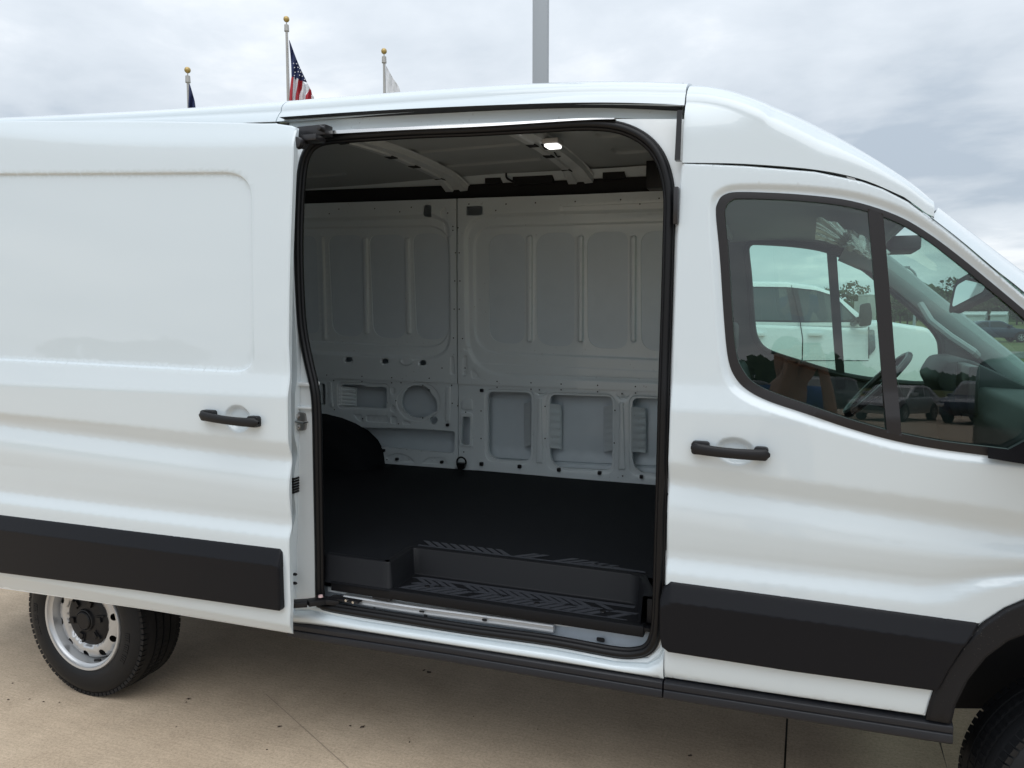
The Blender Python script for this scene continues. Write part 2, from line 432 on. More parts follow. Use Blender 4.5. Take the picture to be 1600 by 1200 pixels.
# ================================================================== SLIDING DOOR
sdr_out = ([(-70, 196), (0, 194), (100, 191.5), (250, 189.5), (360, 190), (430, 192), (452, 195), (461, 199)] +
           [(459, 240), (456, 300), (453, 380), (451, 460), (450, 540), (449.5, 600), (449.5, 700), (450, 800), (451.5, 900), (453, 944), (452, 994)] +
           [(440, 992), (225, 956), (0, 923), (-70, 913)])
def sks(l, off=0.0): return [(p.x, p.z) for p in (on_f(a, b, skin_s, off) for a, b in l)]
sd_loop = sks(sdr_out, DOFF)
rec = rq([(-60, 271), (393, 268), (397, 584), (-60, 560)], [10, 44, 34, 10], 10)
rec_top = [p for p in rec]
sd_feats = [feat(skl(rec, DOFF), .010, .008)]
cup = [(371+21.5*math.cos(a), 654+22.5*math.sin(a)+.12*21*math.cos(a)) for a in np.linspace(0, 2*math.pi, 28, endpoint=False)]
sd_feats.append(feat(skl(cup, DOFF), .020, .022))
sd_skin = panel('sliding_door', sd_loop, lambda X, Z: skin(X, Z)+DOFF, PAINT, van, feats=sd_feats, gx=.06, gz=.0055, edge=.016, rnd=.006, hback=lambda X, Z: skin_s(X, Z)+DOFF+.023)
# inner face / thickness of the sliding door
ib = panel('door_inner_panel', sd_loop, lambda X, Z: skin_s(X, Z)+DOFF+.023, JAMB, sd_skin, gx=.1, gz=.06, edge=0, flip=True)

def cladding(name, top, bot, left, right, off, parent, feats_=()):
    """lower black cladding strip: bevelled plastic plate proud of the skin"""
    lp = skl(left+top+right+bot, off)
    o_ = np.asarray(resample(lp, .02))
    def h(X, Z):
        P = np.stack([np.asarray(X, float).ravel(), np.asarray(Z, float).ravel()], 1)
        tl = np.array(skl(top, off)); bl = np.array(skl(bot[::-1], off))
        zt = np.interp(P[:, 0], tl[:, 0], tl[:, 1])
        y = np.full(len(P), off-.029)
        d = zt-P[:, 1]; y += .026*np.clip(1-d/.058, 0, 1)
        return y
    return panel(name, lp, h, CLAD, parent, gx=.04, gz=.003, edge=.022, rnd=.006)
c1 = cladding('lower_cladding', [(-70, 796), (0, 804), (220, 831), (438, 857), (442, 862)], [(445, 948), (443, 951), (220, 919), (0, 891), (-70, 882)], [], [], DOFF, sd_skin)
# mitred front end of the strip
mb = MB(); P0 = [on_f(a, b, skin, DOFF) for a, b in ((443, 858), (428, 880), (436, 949), (445, 951))]
mb.add([(p.x, DOFF-.0175+q, p.z) for p, q in zip(P0, (.006, -.0005, -.0005, .004))], [(0, 1, 2, 3)])
def handle(parent, cx, cy, ln, off, slope, name='door_handle'):
    """pull handle: tapered bar bowed outwards, two feet"""
    pts = []; rs = []
    n = 18; c = on_f(cx, cy, skin, off)
    e0 = on_f(cx-ln/2, cy-slope*ln/2, skin, off); e1 = on_f(cx+ln/2, cy+slope*ln/2, skin, off)
    d = e1-e0; d.y = 0
    hh = MB(); G = []
    for i in range(n+1):
        t = i/n; q = e0+(d)*t
        bow = -.020-.010*math.sin(math.pi*min(1, max(0, t)))**.6
        endr = min(1, math.sqrt(max(0, 1-(1-min(t, 1-t)/.06)**2))) if min(t, 1-t) < .06 else 1
        hz = .0190*(.25+.75*endr)*(1.0-.16*math.sin(math.pi*t)**.5); sag = -.004*math.sin(math.pi*t)
        row = []
        for k in range(13):
            a = 2*math.pi*k/12
            ca, sa = math.cos(a), math.sin(a)
            ca = math.copysign(abs(ca)**.7, ca); sa = math.copysign(abs(sa)**.7, sa)
            row.append((q.x, c.y+bow-.002+.0105*ca*(.4+.6*endr), q.z+sag+hz*sa))
        G.append(row)
    hh.grid(G)
    o = hh.build(name, BLACK, parent, smooth=True, sharp=70)
    for t, w_ in ((.12, .13), (.885, .10)):
        ft = MB(); q = e0+d*t; L_ = d.length*w_
        lp = rq([(q.x-L_*.9, q.z-.02), (q.x+L_*.9, q.z-.02), (q.x+L_*.9, q.z+.021), (q.x-L_*.9, q.z+.021)], .012, 4)
        ft.prism(lp, c.y-.022, c.y+.005, 'Y'); ft.build('handle_base', BLACK, o, bevel=.003)
    return o
handle(sd_skin, 364.5, 653.5, 92, DOFF, .135)

# ================================================================== FRONT DOOR
fd_out = ([(1065, 255), (1061, 300), (1057, 400), (1052, 520), (1047, 640), (1044, 720), (1042, 820), (1040, 905), (1038, 1000), (1037, 1061)] +
          [(1240, 1091), (1446, 1120), (1452, 1098), (1460, 1075), (1474, 1048), (1497, 1012), (1533, 975), (1570, 951), (1605, 936)] +
          [(1650, 920), (1700, 906), (1730, 880), (1735, 800), (1735, 700), (1722, 610), (1700, 550), (1600, 462), (1556, 424), (1500, 376), (1455, 342), (1419, 315), (1380, 295), (1346, 283), (1274, 268), (1165, 259), (1100, 256)])
win_out = cat([(1118, 335), (1121, 315), (1132, 303), (1160, 299), (1250, 303), (1330, 313), (1400, 335), (1450, 363), (1500, 400), (1560, 449), (1605, 487), (1650, 527), (1680, 562), (1690, 600), (1690, 690),
               (1680, 715), (1650, 722), (1600, 720), (1545, 713), (1470, 703), (1400, 690), (1330, 671), (1259, 647), (1200, 627), (1166, 609), (1147, 588), (1137, 560), (1131, 505), (1124, 400)], 5, True)
win_in = cat([(1132, 338), (1134, 322), (1142, 313), (1160, 309.5), (1250, 313), (1330, 323), (1396, 344), (1444, 371), (1493, 408), (1552, 456), (1597, 494), (1640, 533), (1668, 568), (1678, 603), (1678, 680),
              (1668, 700), (1645, 706), (1600, 705), (1545, 699), (1472, 690), (1404, 677), (1335, 658), (1265, 634), (1208, 614), (1177, 598), (1160, 578), (1150, 552), (1145, 505), (1138, 400)], 5, True)
bev = cat([(1106, 350), (1108, 312), (1122, 294), (1155, 285), (1250, 287), (1335, 297), (1408, 320), (1460, 350), (1512, 390), (1575, 440), (1618, 478), (1662, 520), (1700, 560), (1708, 600), (1708, 700),
           (1690, 728), (1650, 734), (1600, 732), (1545, 727), (1470, 718), (1400, 705), (1330, 686), (1252, 662), (1188, 640), (1150, 620), (1131, 596), (1123, 565), (1117, 505), (1111, 420)], 5, True)
fd_feats = [feat(skl(bev), .013, .026)]
cup = [(1149+33*math.cos(a), 705+23*math.sin(a)+.10*33*math.cos(a)) for a in np.linspace(0, 2*math.pi, 30, endpoint=False)]
fd_feats.append(feat(skl(cup), .020, .024))
wout_sk = skl(win_out)
fd = panel('front_door', sks(fd_out), skin, PAINT, van, holes=[wout_sk], feats=fd_feats, gx=.055, gz=.0055, edge=.03, rnd=.006, hedge=.02)
# black window surround: a ring between win_out and win_in
YW = .016
ws = panel('window_surround', skl(win_out), lambda X, Z: skin(X, Z)+.007, TRIM, fd, holes=[skl(win_in)], gx=.2, gz=.2, edge=.02, rnd=.004)
gl = panel('window_glass', [tuple(p) for p in inset(resample(skl(win_in), .012), -.004)], lambda X, Z: .036+.040*(np.asarray(Z, float)-1.35), GLASS, fd, gx=.1, gz=.1, edge=0)
barq = [(1356, 326), (1380, 334), (1394, 500), (1409, 681), (1386, 676), (1371, 500)]
dv = panel('window_divider', skl(barq, .006), lambda X, Z: skin(X, Z)+.004, TRIM, fd, gx=.1, gz=.04, edge=.02, rnd=.003)
c2 = cladding('lower_cladding', [(1036, 918), (1048, 908), (1290, 940), (1532, 973)],
              [(1500, 1010), (1478, 1045), (1463, 1074), (1240, 1044), (1046, 1014), (1036, 1006), (1033, 990)], [(1033, 935)], [], 0.0, fd)
handle(fd, 1142.5, 703.5, 123, 0.0, .095)

# ================================================================== B PILLAR, C PILLAR AND OPENING FRAME
FR = .036
seal_px = [(501, 936), (500, 860), (498.5, 780), (497, 700), (496, 650), (493, 610), (482, 560), (473, 510), (469, 450), (467.5, 380), (469.5, 310), (474, 262), (482, 237), (495, 224), (515, 218),
           (560, 214), (650, 208), (740, 204.5), (840, 199), (915, 195), (965, 199), (1002, 214), (1027, 238), (1041, 270), (1047, 310), (1046, 370), (1043, 480), (1039, 600), (1036, 720), (1032, 850), (1029, 950),
           (1025, 990), (1015, 1011), (995, 1019), (960, 1018), (860, 1000), (735, 983), (615, 964), (540, 952), (514, 947), (504, 943)]
seal_c = cat(seal_px, 5, True)
def fr(X, Z): return skin_s(X, Z)+FR
sealXZ = [(on_f(a, b, fr).x, on_f(a, b, fr).z) for a, b in seal_c]
frame_px = [(446, 205), (446, 960), (452, 962), (460, 972), (700, 1006), (1037, 1061), (1040, 905), (1045, 720), (1058, 400), (1064, 254), (1066, 150), (1066, 165), (900, 168), (700, 176), (520, 190), (470, 196)]
frame_px = [(440, 200), (440, 958), (454, 966), (700, 1006), (1037, 1060), (1046, 1061), (1052, 905), (1056, 720), (1066, 400), (1073, 254), (1073, 186), (900, 186), (700, 194), (520, 206), (452, 208)]
def frh(X, Z):
    # frame dips inwards between the skin line and the seal; lower sill rolls out to the rocker
    y = fr(X, Z); X = np.asarray(X, float); Z = np.asarray(Z, float)
    zl = np.interp(X, [-1.9, .1], [on_f(460, 972, skin).z, on_f(1037, 1061, skin).z])
    return y
frame = panel('door_opening_frame', [(on_f(a, b, fr).x, on_f(a, b, fr).z) for a, b in frame_px], frh, JAMB, van, holes=[sealXZ], gx=.05, gz=.03, edge=.04, hedge=.012)
sp = [Vector((x_, float(skin_s(x_, z_))+FR-.012, z_)) for x_, z_ in sealXZ]
cen = sum(sp, Vector())/len(sp)
sl = MB(); sl.tube(sp, .0125, 10, True)
def shrink(path, d):
    l = np.array([(p.x, p.z) for p in path]); q = l.copy()
    t = np.roll(l, -1, 0)-np.roll(l, 1, 0); n = np.stack([-t[:, 1], t[:, 0]], 1); n /= np.linalg.norm(n, axis=1)[:, None]
    if area2(l) < 0: n = -n
    q = l+n*d; return [Vector((a, p.y, b)) for (a, b), p in zip(q, path)]
s2 = [p+Vector((0, .008, 0)) for p in shrink(sp, .011)]; sl.tube(s2, .010, 8, True)
s3 = [p+Vector((0, .004, 0)) for p in shrink(sp, -.0125)]; sl.tube(s3, .006, 8, True)
sl.build('opening_seal', RUB, van, smooth=True, sharp=80)
# upper part of the frame: rail channel under the roof edge
def strip(name, topl, botl, m, parent, ya=None, yb=None, n=40, th=.004, sub=1):
    """surface between two pixel polylines at depths ya (top) and yb (bottom)"""
    A = resample(cat(topl, 6), 8, False); B = resample(cat(botl, 6), 8, False)
    def par(Lx, k):
        s_ = np.linspace(0, len(Lx)-1, k); return np.stack([np.interp(s_, range(len(Lx)), Lx[:, c]) for c in (0, 1)], 1)
    A, B = par(A, n), par(B, n); G = []
    for (a, b) in zip(A, B):
        p, q = on_y(a[0], a[1], ya), on_y(b[0], b[1], yb)
        row = [p+(q-p)*(k/sub) for k in range(sub+1)]
        G.append([row[0]+Vector((0, th, .0))]+row+[row[-1]+Vector((0, th, 0))])
    mb_ = MB(); mb_.grid(G); return mb_.build(name, m, parent, smooth=True, sharp=30)
strip('roller_channel', [(452, 187), (600, 178), (800, 168), (940, 166), (1066, 170)], [(452, 214), (600, 203), (800, 192), (940, 184), (1066, 190)], GREY, van, .16, .15, th=.01)
strip('roller_rail', [(512, 204), (620, 199), (760, 193), (900, 185), (960, 184)], [(512, 209.5), (620, 203.5), (760, 197), (900, 188), (960, 186)], STEEL, van, .085, .08, th=.05)
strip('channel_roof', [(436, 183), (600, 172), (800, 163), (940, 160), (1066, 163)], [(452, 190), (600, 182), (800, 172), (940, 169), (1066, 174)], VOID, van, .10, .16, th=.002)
strip('pillar_gap_trim', [(1058, 172), (1066, 172)], [(1054, 250), (1063, 250)], GLOSSB, van, .05, .05, n=8, th=.03)

# ================================================================== ROOF
def roofsec(bx, tx, name, nseg=30, m=PAINT, zb=None):
    """body side above the door line and roof: lofted from the lower edge line bx to the skyline tx (pixels), mirrored across"""
    B = [on_f(a, b, skin) for a, b in cat(bx, 8)]; T = [on_y(a, b, .33) for a, b in cat(tx, 8)]
    bX = np.array([(p.x, p.z) for p in B]); tX = np.array([(p.x, p.z) for p in T])
    bX = bX[np.argsort(bX[:, 0])]; tX = tX[np.argsort(tX[:, 0])]
    return bX, tX
rear_b = [(-160, 210), (0, 206), (200, 199), (431, 190)]; rear_t = [(-160, 208), (0, 193.5), (100, 187), (250, 178), (350, 171), (431, 164.5)]
mid_b = [(431, 190), (600, 178), (800, 166), (940, 162.5), (1066, 164.5)]; mid_t = [(431, 164.5), (600, 150.5), (750, 140), (900, 134), (1000, 134.5), (1068, 138)]
fro_b = [(1066, 254), (1165, 256), (1274, 265), (1346, 280), (1400, 302), (1419, 312), (1455, 339)]; fro_t = [(1068, 138), (1129, 144), (1201, 167), (1274, 198), (1346, 238), (1419, 285), (1468, 325)]
ALLT = rear_t[:-1]+mid_t[:-1]+fro_t
def tpl(px): return .34-.20*min(1, max(0, (px-1150)/318))
TX = sorted([(on_y(a, b, tpl(a)).x, on_y(a, b, tpl(a)).z, tpl(a)) for a, b in cat(ALLT, 6)])
TXx = [a for a, b, c in TX]; TXz = [b for a, b, c in TX]; TXy = [c for a, b, c in TX]
def ztop(X): return float(np.interp(X, TXx, TXz))
def section(X, zb, nb=5):
    """points from the lower edge at (X,zb) over the shoulder to the centre of the roof"""
    zt = ztop(X); y0 = float(skin(X, zb)); H = zt-zb
    pts = []
    ys = max(y0+.05, float(np.interp(X, TXx, TXy)))
    crown = min(.10, max(.0, (2.52-1.98)*.12))
    ctrl = [(y0, zb)]
    k = max(1, int(H/.05))
    # side stays on the skin until 0.10 below the top
    zs = zt-min(.115, (ys-y0)*.62, H*.72)
    if zs > zb+.01:
        for i in range(1, nb+1):
            z_ = zb+(zs-zb)*i/nb; ctrl.append((float(skin(X, z_)), z_))
    else:
        for i in range(1, nb+1): z_ = zb+.004*i; ctrl.append((float(skin(X, zb))+.0015*i, z_))
    yl_, zl_ = ctrl[-1]
    st_ = .010*min(1, max(0, (-.14-X)/.24))
    if st_ > .0002:
        ctrl += [(yl_+st_*.25, zl_+.003), (yl_+st_, zl_+.010), (yl_+st_*1.15, zl_+.016)]; yl_, zl_ = ctrl[-1]
    else: ctrl += [(yl_+.0003, zl_+.002), (yl_+.0006, zl_+.004), (yl_+.001, zl_+.006)]; yl_, zl_ = ctrl[-1]
    for t in (.12, .25, .38, .5, .62, .74, .86, 1.0):
        # rounded shoulder: quarter-ish superellipse from (yl,zl) to (ys, zt)
        a = t*math.pi/2*.86
        ctrl.append((yl_+(ys-yl_)*(1-math.cos(a))/(1-math.cos(math.pi/2*.86)), zl_+(zt-zl_)*math.sin(a)/math.sin(math.pi/2*.86)))
    # to the centre
    for t in (.2, .45, .7, 1.0):
        y_ = ys+(VW/2-ys)*t; ctrl.append((y_, zt+.055*min(1, max(.15, (.05-X)/.45))*(2*t-t*t)))
    return ctrl
def roof_part(name, x0, x1, bx, n):
    bX = sorted([(on_f(a, b, skin).x, on_f(a, b, skin).z) for a, b in cat(bx, 8)])
    bxs, bzs = [a for a, b in bX], [b for a, b in bX]
    G = []
    for i in range(n+1):
        X = x0+(x1-x0)*i/n; zb = float(np.interp(X, bxs, bzs)); s_ = section(X, zb)
        row = [(X, s_[0][0]+.022, s_[0][1]+.001)]+[(X, y_, z_) for y_, z_ in s_]
        row += [(X, VW-y_, z_) for y_, z_ in s_[::-1][1:]]
        G.append(row)
    # close the ends with a small return so the seams read as gaps
    for end in (0, -1):
        r0 = G[end]; dx_ = .002 if end == 0 else -.002
        q = [(p[0]+dx_*-1*0, p[1]+(.012 if p[1] < VW/2 else -.012), p[2]-.012) for p in r0]
        if end == 0: G.insert(0, q)
        else: G.append(q)
    mb_ = MB(); mb_.grid(G); return mb_.build(name, PAINT, van, smooth=True, sharp=50)
XS1 = on_f(431, 190, skin).x; XS2 = on_f(1067, 200, skin).x; XS3 = on_f(1461, 332, skin).x; XREAR = -4.15
roof_part('roof_panel', XREAR, XS1-.002, [(-420, 238)]+rear_b, 22)
roof_part('roof_panel', XS1+.002, XS2-.002, mid_b, 26)
roof_part('roof_panel', XS2+.002, XS3-.002, fro_b, 36)

# ------------------------------------------------------------------ bottom of the body: sill, side step
def sweepX(name, prof, lineA, Yref, m, parent, bevel=.003, n=2, x1=None):
    """YZ profile (relative to the line) swept along a pixel line projected on plane Yref"""
    P = [on_y(a, b, Yref) for a, b in lineA]; mb_ = MB(); k = len(prof); V = []
    for p in P: V += [(p.x, p.y+dy_, p.z+dz_) for dy_, dz_ in prof]
    F = [tuple(range(k))[::-1], tuple((len(P)-1)*k+i for i in range(k))]
    for i in range(len(P)-1): F += [(i*k+j, i*k+(j+1) % k, (i+1)*k+(j+1) % k, (i+1)*k+j) for j in range(k)]
    mb_.add(V, F); return mb_.build(name, m, parent, bevel=bevel, sharp=45)
# white sill under the opening
G = []
for a, b, a2, b2 in [(440, 944, 440, 973), (480, 944, 480, 976), (520, 955, 520, 981), (560, 964, 560, 987), (700, 985, 700, 1009), (860, 1008, 860, 1034), (960, 1028, 960, 1050), (1010, 1029, 1010, 1058), (1028, 1014, 1028, 1061), (1036, 990, 1036, 1062)]:
    p0 = on_y(a, b, FR); p1 = on_y(a2, b2, .004)
    row = []
    for t, y_ in ((-.1, FR-.006), (.12, FR-.012), (.3, .030), (.42, .012), (.5, .006), (.8, .004), (1, .012)):
        z_ = p0.z+(p1.z-p0.z)*t; row.append((p1.x, y_, z_))
    row.append((p1.x, .05, row[-1][2]-.002)); G.append(row)
mb = MB(); mb.grid(G); mb.build('white_sill', JAMB if False else PAINT, van, smooth=True, sharp=60)
stp = [(0.0, 0), (-.012, -.006), (-.014, -.024), (-.008, -.027), (-.014, -.030), (-.018, -.052), (.0, -.064), (.12, -.07), (.12, 0)]
sweepX('side_step', stp, [(452, 971), (700, 1008), (1036, 1062)], .012, STEP, van, .002)
sweepX('side_step', stp, [(1038, 1062.4), (1240, 1093), (1447, 1124), (1489, 1130)], .012, STEP, van, .002)
# ------------------------------------------------------------------ rear quarter panel behind the open door, rear end
zlow = on_f(440, 973, skin).z
zr = float(np.interp(XREAR, [XREAR], [2.45]))
rq_out = [(XREAR, .52), (-3.70, .50), (-3.62, .70), (-3.45, .86), (-3.2, .93), (-3.0, .945), (-2.78, .93), (-2.55, .86), (-2.40, .72), (-2.32, zlow), (on_f(458, 965, skin).x, zlow), (on_f(462, 600, skin).x, on_f(462, 600, skin).z), (on_f(455, 210, skin).x, on_f(455, 210, skin).z)]
bl = sorted([(on_f(a, b, skin).x, on_f(a, b, skin).z) for a, b in [(-420, 238)]+rear_b])
rq_out += [(x_, z_-.004) for x_, z_ in bl[::-1]]
panel('rear_quarter_panel', rq_out, lambda X, Z: skin(X, Z)+.006, PAINT, van, gx=.12, gz=.03, edge=.03)
panel('far_side_skin', [(XREAR, .5), (1.0, .5), (1.0, 1.15), (.9, 1.3), (.25, 1.28), (-.3, 1.30), (-.42, 1.42), (-.46, 2.0), (-.3, 2.12), (-.1, 2.15), (.0, 2.32), (XREAR, 2.42)], lambda X, Z: VW-skin(X, Z)-.004, GREYL, van, gx=.3, gz=.05, edge=0)
mb = MB(); G = []
for i in range(13):
    z_ = .45+(2.44-.45)*i/12; y_ = float(skin(XREAR, z_))
    G.append([(XREAR, y_, z_), (XREAR-.06, y_+.05, z_), (XREAR-.08, VW/2, z_), (XREAR-.06, VW-y_-.05, z_), (XREAR, VW-y_, z_)])
mb.grid(G); mb.build('rear_doors', PAINT, van, smooth=True, sharp=60)
mb = MB()
for zz in (.95, 1.9):
    mb = MB(); mb.box((XREAR+.02, .3, zz), (XREAR+.06, VW-.3, zz+.06)); mb.build('rear_door_brace', GREY, van)
mb = MB()
for y_ in (.06, VW-.16): mb = MB(); mb.box((XREAR-.09, y_, 1.0), (XREAR-.06, y_+.10, 1.45)); mb.build('tail_light', mat('tail_lamp_red', (.25, .01, .01), .2, 0, .5), van, bevel=.01)

# ================================================================== CARGO SPACE
def wl(X, Z):
    Z = np.asarray(Z, float); return 1.74-.065*np.clip(Z-1.35, 0, 2)
def wq(loop): return [(on_f(a, b, wl).x, on_f(a, b, wl).z) for a, b in loop]
def circ(cx, cy, rx, ry=None, n=22): return [(cx+rx*math.cos(a), cy+(ry or rx)*math.sin(a)) for a in np.linspace(0, 2*math.pi, n, endpoint=False)]
def wf(loop, dep, w_): return feat(wq(loop), dep, w_)
FZ = on_y(815, 742, 1.74).z
# upper panel, rear bay
f1 = [wf(rq([(380, 342), (703, 333), (706, 566), (380, 548)], [10, 34, 46, 10], 8), .022, .03),
      wf(rq([(380, 356), (701, 350), (700, 546), (380, 530)], [10, 40, 40, 10], 8), .012, .014)]
panes = []
for x0, x1, y0, y1 in ((508, 562, 367, 526), (572, 628, 366, 529), (640, 697, 364, 531)):
    panes.append(wq(rq([(x0, y0), (x1, y0-1), (x1+1, y1), (x0+7, y1-1)], [16, 16, 17, 22] if x0 < 600 else [16, 28, 26, 18], 6)))
panes.append(wq(rq([(440, 368), (489, 367), (494, 522), (440, 519)], 14, 6)))
for xa in (566.5, 632.5):
    f1.append(wf(rq([(xa-4.5, 370), (xa+4.5, 370), (xa+7, 523), (xa-1.5, 523)], 4, 4), -.015, .010))
f1.append(wf(rq([(496, 368), (502, 368), (507, 532), (500, 532)], 3, 4), -.014, .008))
for cx, cy in ((544, 562), (601, 564.5), (660, 567)): f1.append(wf(rq([(cx-7, cy-5.5), (cx+7, cy-5.5), (cx+7, cy+5.5), (cx-7, cy+5.5)], 5, 4), .006, .006))
f1.append(wf(circ(635, 564, 11.5, 8), -.005, .008))
f1.append(wf(circ(635, 564, 8, 5), .003, .006))
f1.append(wf(rq([(686, 330), (697, 322), (700, 350), (708, 368), (692, 372), (690, 346)], 4, 3), .005, .007))
f1.append(wf(rq([(702, 556), (710, 556), (711, 587), (703, 587)], 4, 3), .008, .009))
o1 = wq([(300, 324), (500, 317.5), (712.8, 310.5), (713.2, 480), (714, 599), (505, 590), (300, 580)])
holes1 = [wq(rq([(cx-5, cy-3.8), (cx+5, cy-3.8), (cx+5, cy+3.8), (cx-5, cy+3.8)], 3.5, 4)) for cx, cy in ((544, 562), (601, 564.5), (660, 567))]
holes1.append(wq(rq([(662, 320), (674, 320), (674, 339), (661, 338)], 3, 3)))
WP = dict(gx=.04, gz=.02, edge=.018)
wlf = lambda fs: (lambda X, Z: wl(X, Z)+.020)
panel('wall_panel', o1, wl, GREY, van, holes=holes1+panes, feats=f1, gx=.04, gz=.02, edge=.018, hedge=.006)
panel('skin_behind_panes', wq([(380, 345), (708, 338), (708, 545), (380, 540)]), lambda X, Z: wl(X, Z)+.040, GREYL, van, gx=.2, gz=.1, edge=0)
panes = []
# upper panel, front bay
f2 = [wf(rq([(723, 334), (1083, 322), (1083, 604), (726, 588)], [44, 10, 10, 70], 9), .020, .028),
      wf(rq([(736, 352), (1083, 342), (1083, 567), (738, 552)], [36, 10, 10, 40], 8), .014, .016),
      wf(rq([(736, 566), (1083, 582), (1083, 596), (760, 584)], [10, 4, 4, 12], 5), -.004, .010)]
for x0, x1, y0, y1 in ((760, 817, 365, 537), (835, 895, 363, 541), (915, 979, 361.5, 545), (999, 1060, 360, 549)):
    panes.append(wq(rq([(x0, y0), (x1, y0-1), (x1-.5, y1+1), (x0+1, y1-1)], [24, 17, 20, 25], 6)))
for xa in (825, 905, 988):
    f2.append(wf(rq([(xa-5.5, 367), (xa+5.5, 366), (xa+5, 536), (xa-5, 536)], 5, 4), -.016, .010))
f2.append(wf(circ(729, 545, 5, 4), .004, .006))
f2.append(wf(rq([(722, 556), (730, 554), (730, 588), (722, 588)], 4, 3), .010, .010))
f2.append(wf(rq([(735, 578), (742, 578), (751, 592), (737, 592)], 3, 3), .004, .005))
f2.append(wf(rq([(874, 322), (1083, 313), (1083, 332), (872, 336)], 5, 3), .004, .007))
o2 = wq([(715, 310.3), (900, 304), (1085, 296), (1085, 615), (1028, 612), (715.6, 600), (715.2, 480)])
holes2 = [wq(rq([(728.5, 322.5), (754, 321.5), (754, 336), (729, 337)], 3, 3))]
panel('wall_panel', o2, wl, GREY, van, holes=holes2+panes, feats=f2, gx=.04, gz=.02, edge=.018, hedge=.006)
panel('skin_behind_panes', wq([(745, 340), (1075, 332), (1075, 560), (745, 556)]), lambda X, Z: wl(X, Z)+.040, GREYL, van, gx=.2, gz=.1, edge=0)
# lower panels (a step further in), with the large stamped openings
wl2 = lambda X, Z: wl(X, Z)+.013
lo1 = wq([(300, 576), (505, 586), (714, 595), (714, 673), (714, 730), (708, 733), (640, 728), (596, 725)]+[(592, 712), (577, 692), (560, 672), (543, 660), (520, 651), (495, 648), (300, 640)])
h3 = [wq(rq([(530, 601), (565, 602), (570, 605), (602, 605), (602, 639), (530, 635)], 5, 3)),
      wq(rq([(646, 602), (659, 603), (667, 606), (672, 616), (680, 624), (682, 642), (675, 645), (668, 650), (655, 654), (640, 652), (628, 643), (624, 630), (627, 615), (636, 605)], 6, 3)),
      wq(circ(676, 657, 6.5, 6.5, 14)),
      wq(rq([(562, 668), (640, 670), (709, 674), (709, 707), (700, 709), (640, 703), (586, 698), (580, 690)], 3, 2)),
      wq(rq([(506, 600), (507, 633), (500, 632), (499, 599)], 2, 2))]
f3 = [wf(rq([(524, 596), (606, 599), (609, 641), (525, 640)], 9, 5), .005, .007),
      wf([(cx_, cy_) for cx_, cy_ in circ(652, 628, 35, 32)], .004, .007),
      wf(rq([(516, 596), (511, 596), (514, 637), (520, 637)], 3, 3), -.005, .006),
      wf(rq([(569, 649), (605, 650), (605, 662), (570, 660)], 4, 4), .005, .006), wf(rq([(608, 650), (619, 651), (619, 664), (608, 663)], 4, 4), .005, .006),
      wf(rq([(549, 647), (564, 648), (564, 660), (558, 659)], 4, 4), .005, .006), wf(rq([(627, 655), (641, 661), (640, 665), (626, 664)], 3, 4), .005, .006),
      wf(circ(612, 611, 4.5, 6), .004, .005), wf(circ(612, 639, 4.5, 6), .004, .005),
      wf(rq([(695, 603), (703, 603), (703, 661), (694, 660)], 5, 4), -.006, .007),
      wf(rq([(684, 582), (696, 580), (697, 591), (680, 592)], 3, 3), .004, .005),
      wf(rq([(600, 713), (620, 708), (636, 712), (648, 724), (604, 722)], 4, 3), .005, .007), wf(rq([(668, 714), (690, 715), (702, 728), (655, 725)], 4, 3), .005, .007)]
panel('wall_panel', lo1, wl2, GREY, van, holes=h3, feats=f3, gx=.04, gz=.02, edge=.022)
lo2 = wq([(715.2, 596), (900, 603), (1028, 608), (1085, 610), (1085, 764), (1028, 759.5), (900, 749), (800, 740), (741, 735), (715.5, 735), (715.2, 700)])
def bracket(x0, y0, x1, y1, r): return wq(rq([(x0, y0), (x1, y0+1), (x1, y1+2), (x0, y1)], r, 5))
h4 = [wq(rq([(722, 651), (734, 652), (733, 696), (719.5, 695), (721, 670)], 2, 2)),
      wq(rq([(760.5, 612), (829, 614), (828, 722), (761, 718)], [10, 10, 14, 18], 5)),
      wq(rq([(858, 617), (956, 620), (955, 736), (858, 731)], [10, 10, 14, 24], 5)),
      wq(rq([(987, 622), (1078, 625), (1078, 744), (987, 739)], [10, 10, 14, 24], 5)),
      ]
f4 = [wf(rq([(755, 607), (834, 609), (833, 728), (756, 722)], 15, 5), .004, .006), wf(rq([(852, 612), (961, 616), (960, 742), (852, 736)], 16, 5), .004, .006), wf(rq([(981, 617), (1082, 622), (1082, 752), (982, 745)], 16, 5), .004, .006),
      wf(rq([(717, 643), (738, 645), (738, 700), (715, 699), (718, 672)], 5, 4), -.006, .007),
      wf(rq([(720, 624), (737, 623), (738, 642), (719, 641)], 4, 3), -.007, .008),
      wf(rq([(839, 622), (846, 622), (848, 725), (836, 724)], 3, 4), -.007, .007), wf(rq([(967, 628), (974, 628), (977, 735), (965, 735)], 3, 4), -.007, .007),
      wf(rq([(835, 612), (842, 615), (848, 615), (855, 612), (850, 619), (840, 619)], 2, 2), .004, .004), wf(rq([(961, 618), (969, 621), (976, 621), (984, 618), (978, 625), (967, 625)], 2, 2), .004, .004)]
panel('wall_panel', lo2, wl2, GREY, van, holes=h4, feats=f4, gx=.04, gz=.02, edge=.022)
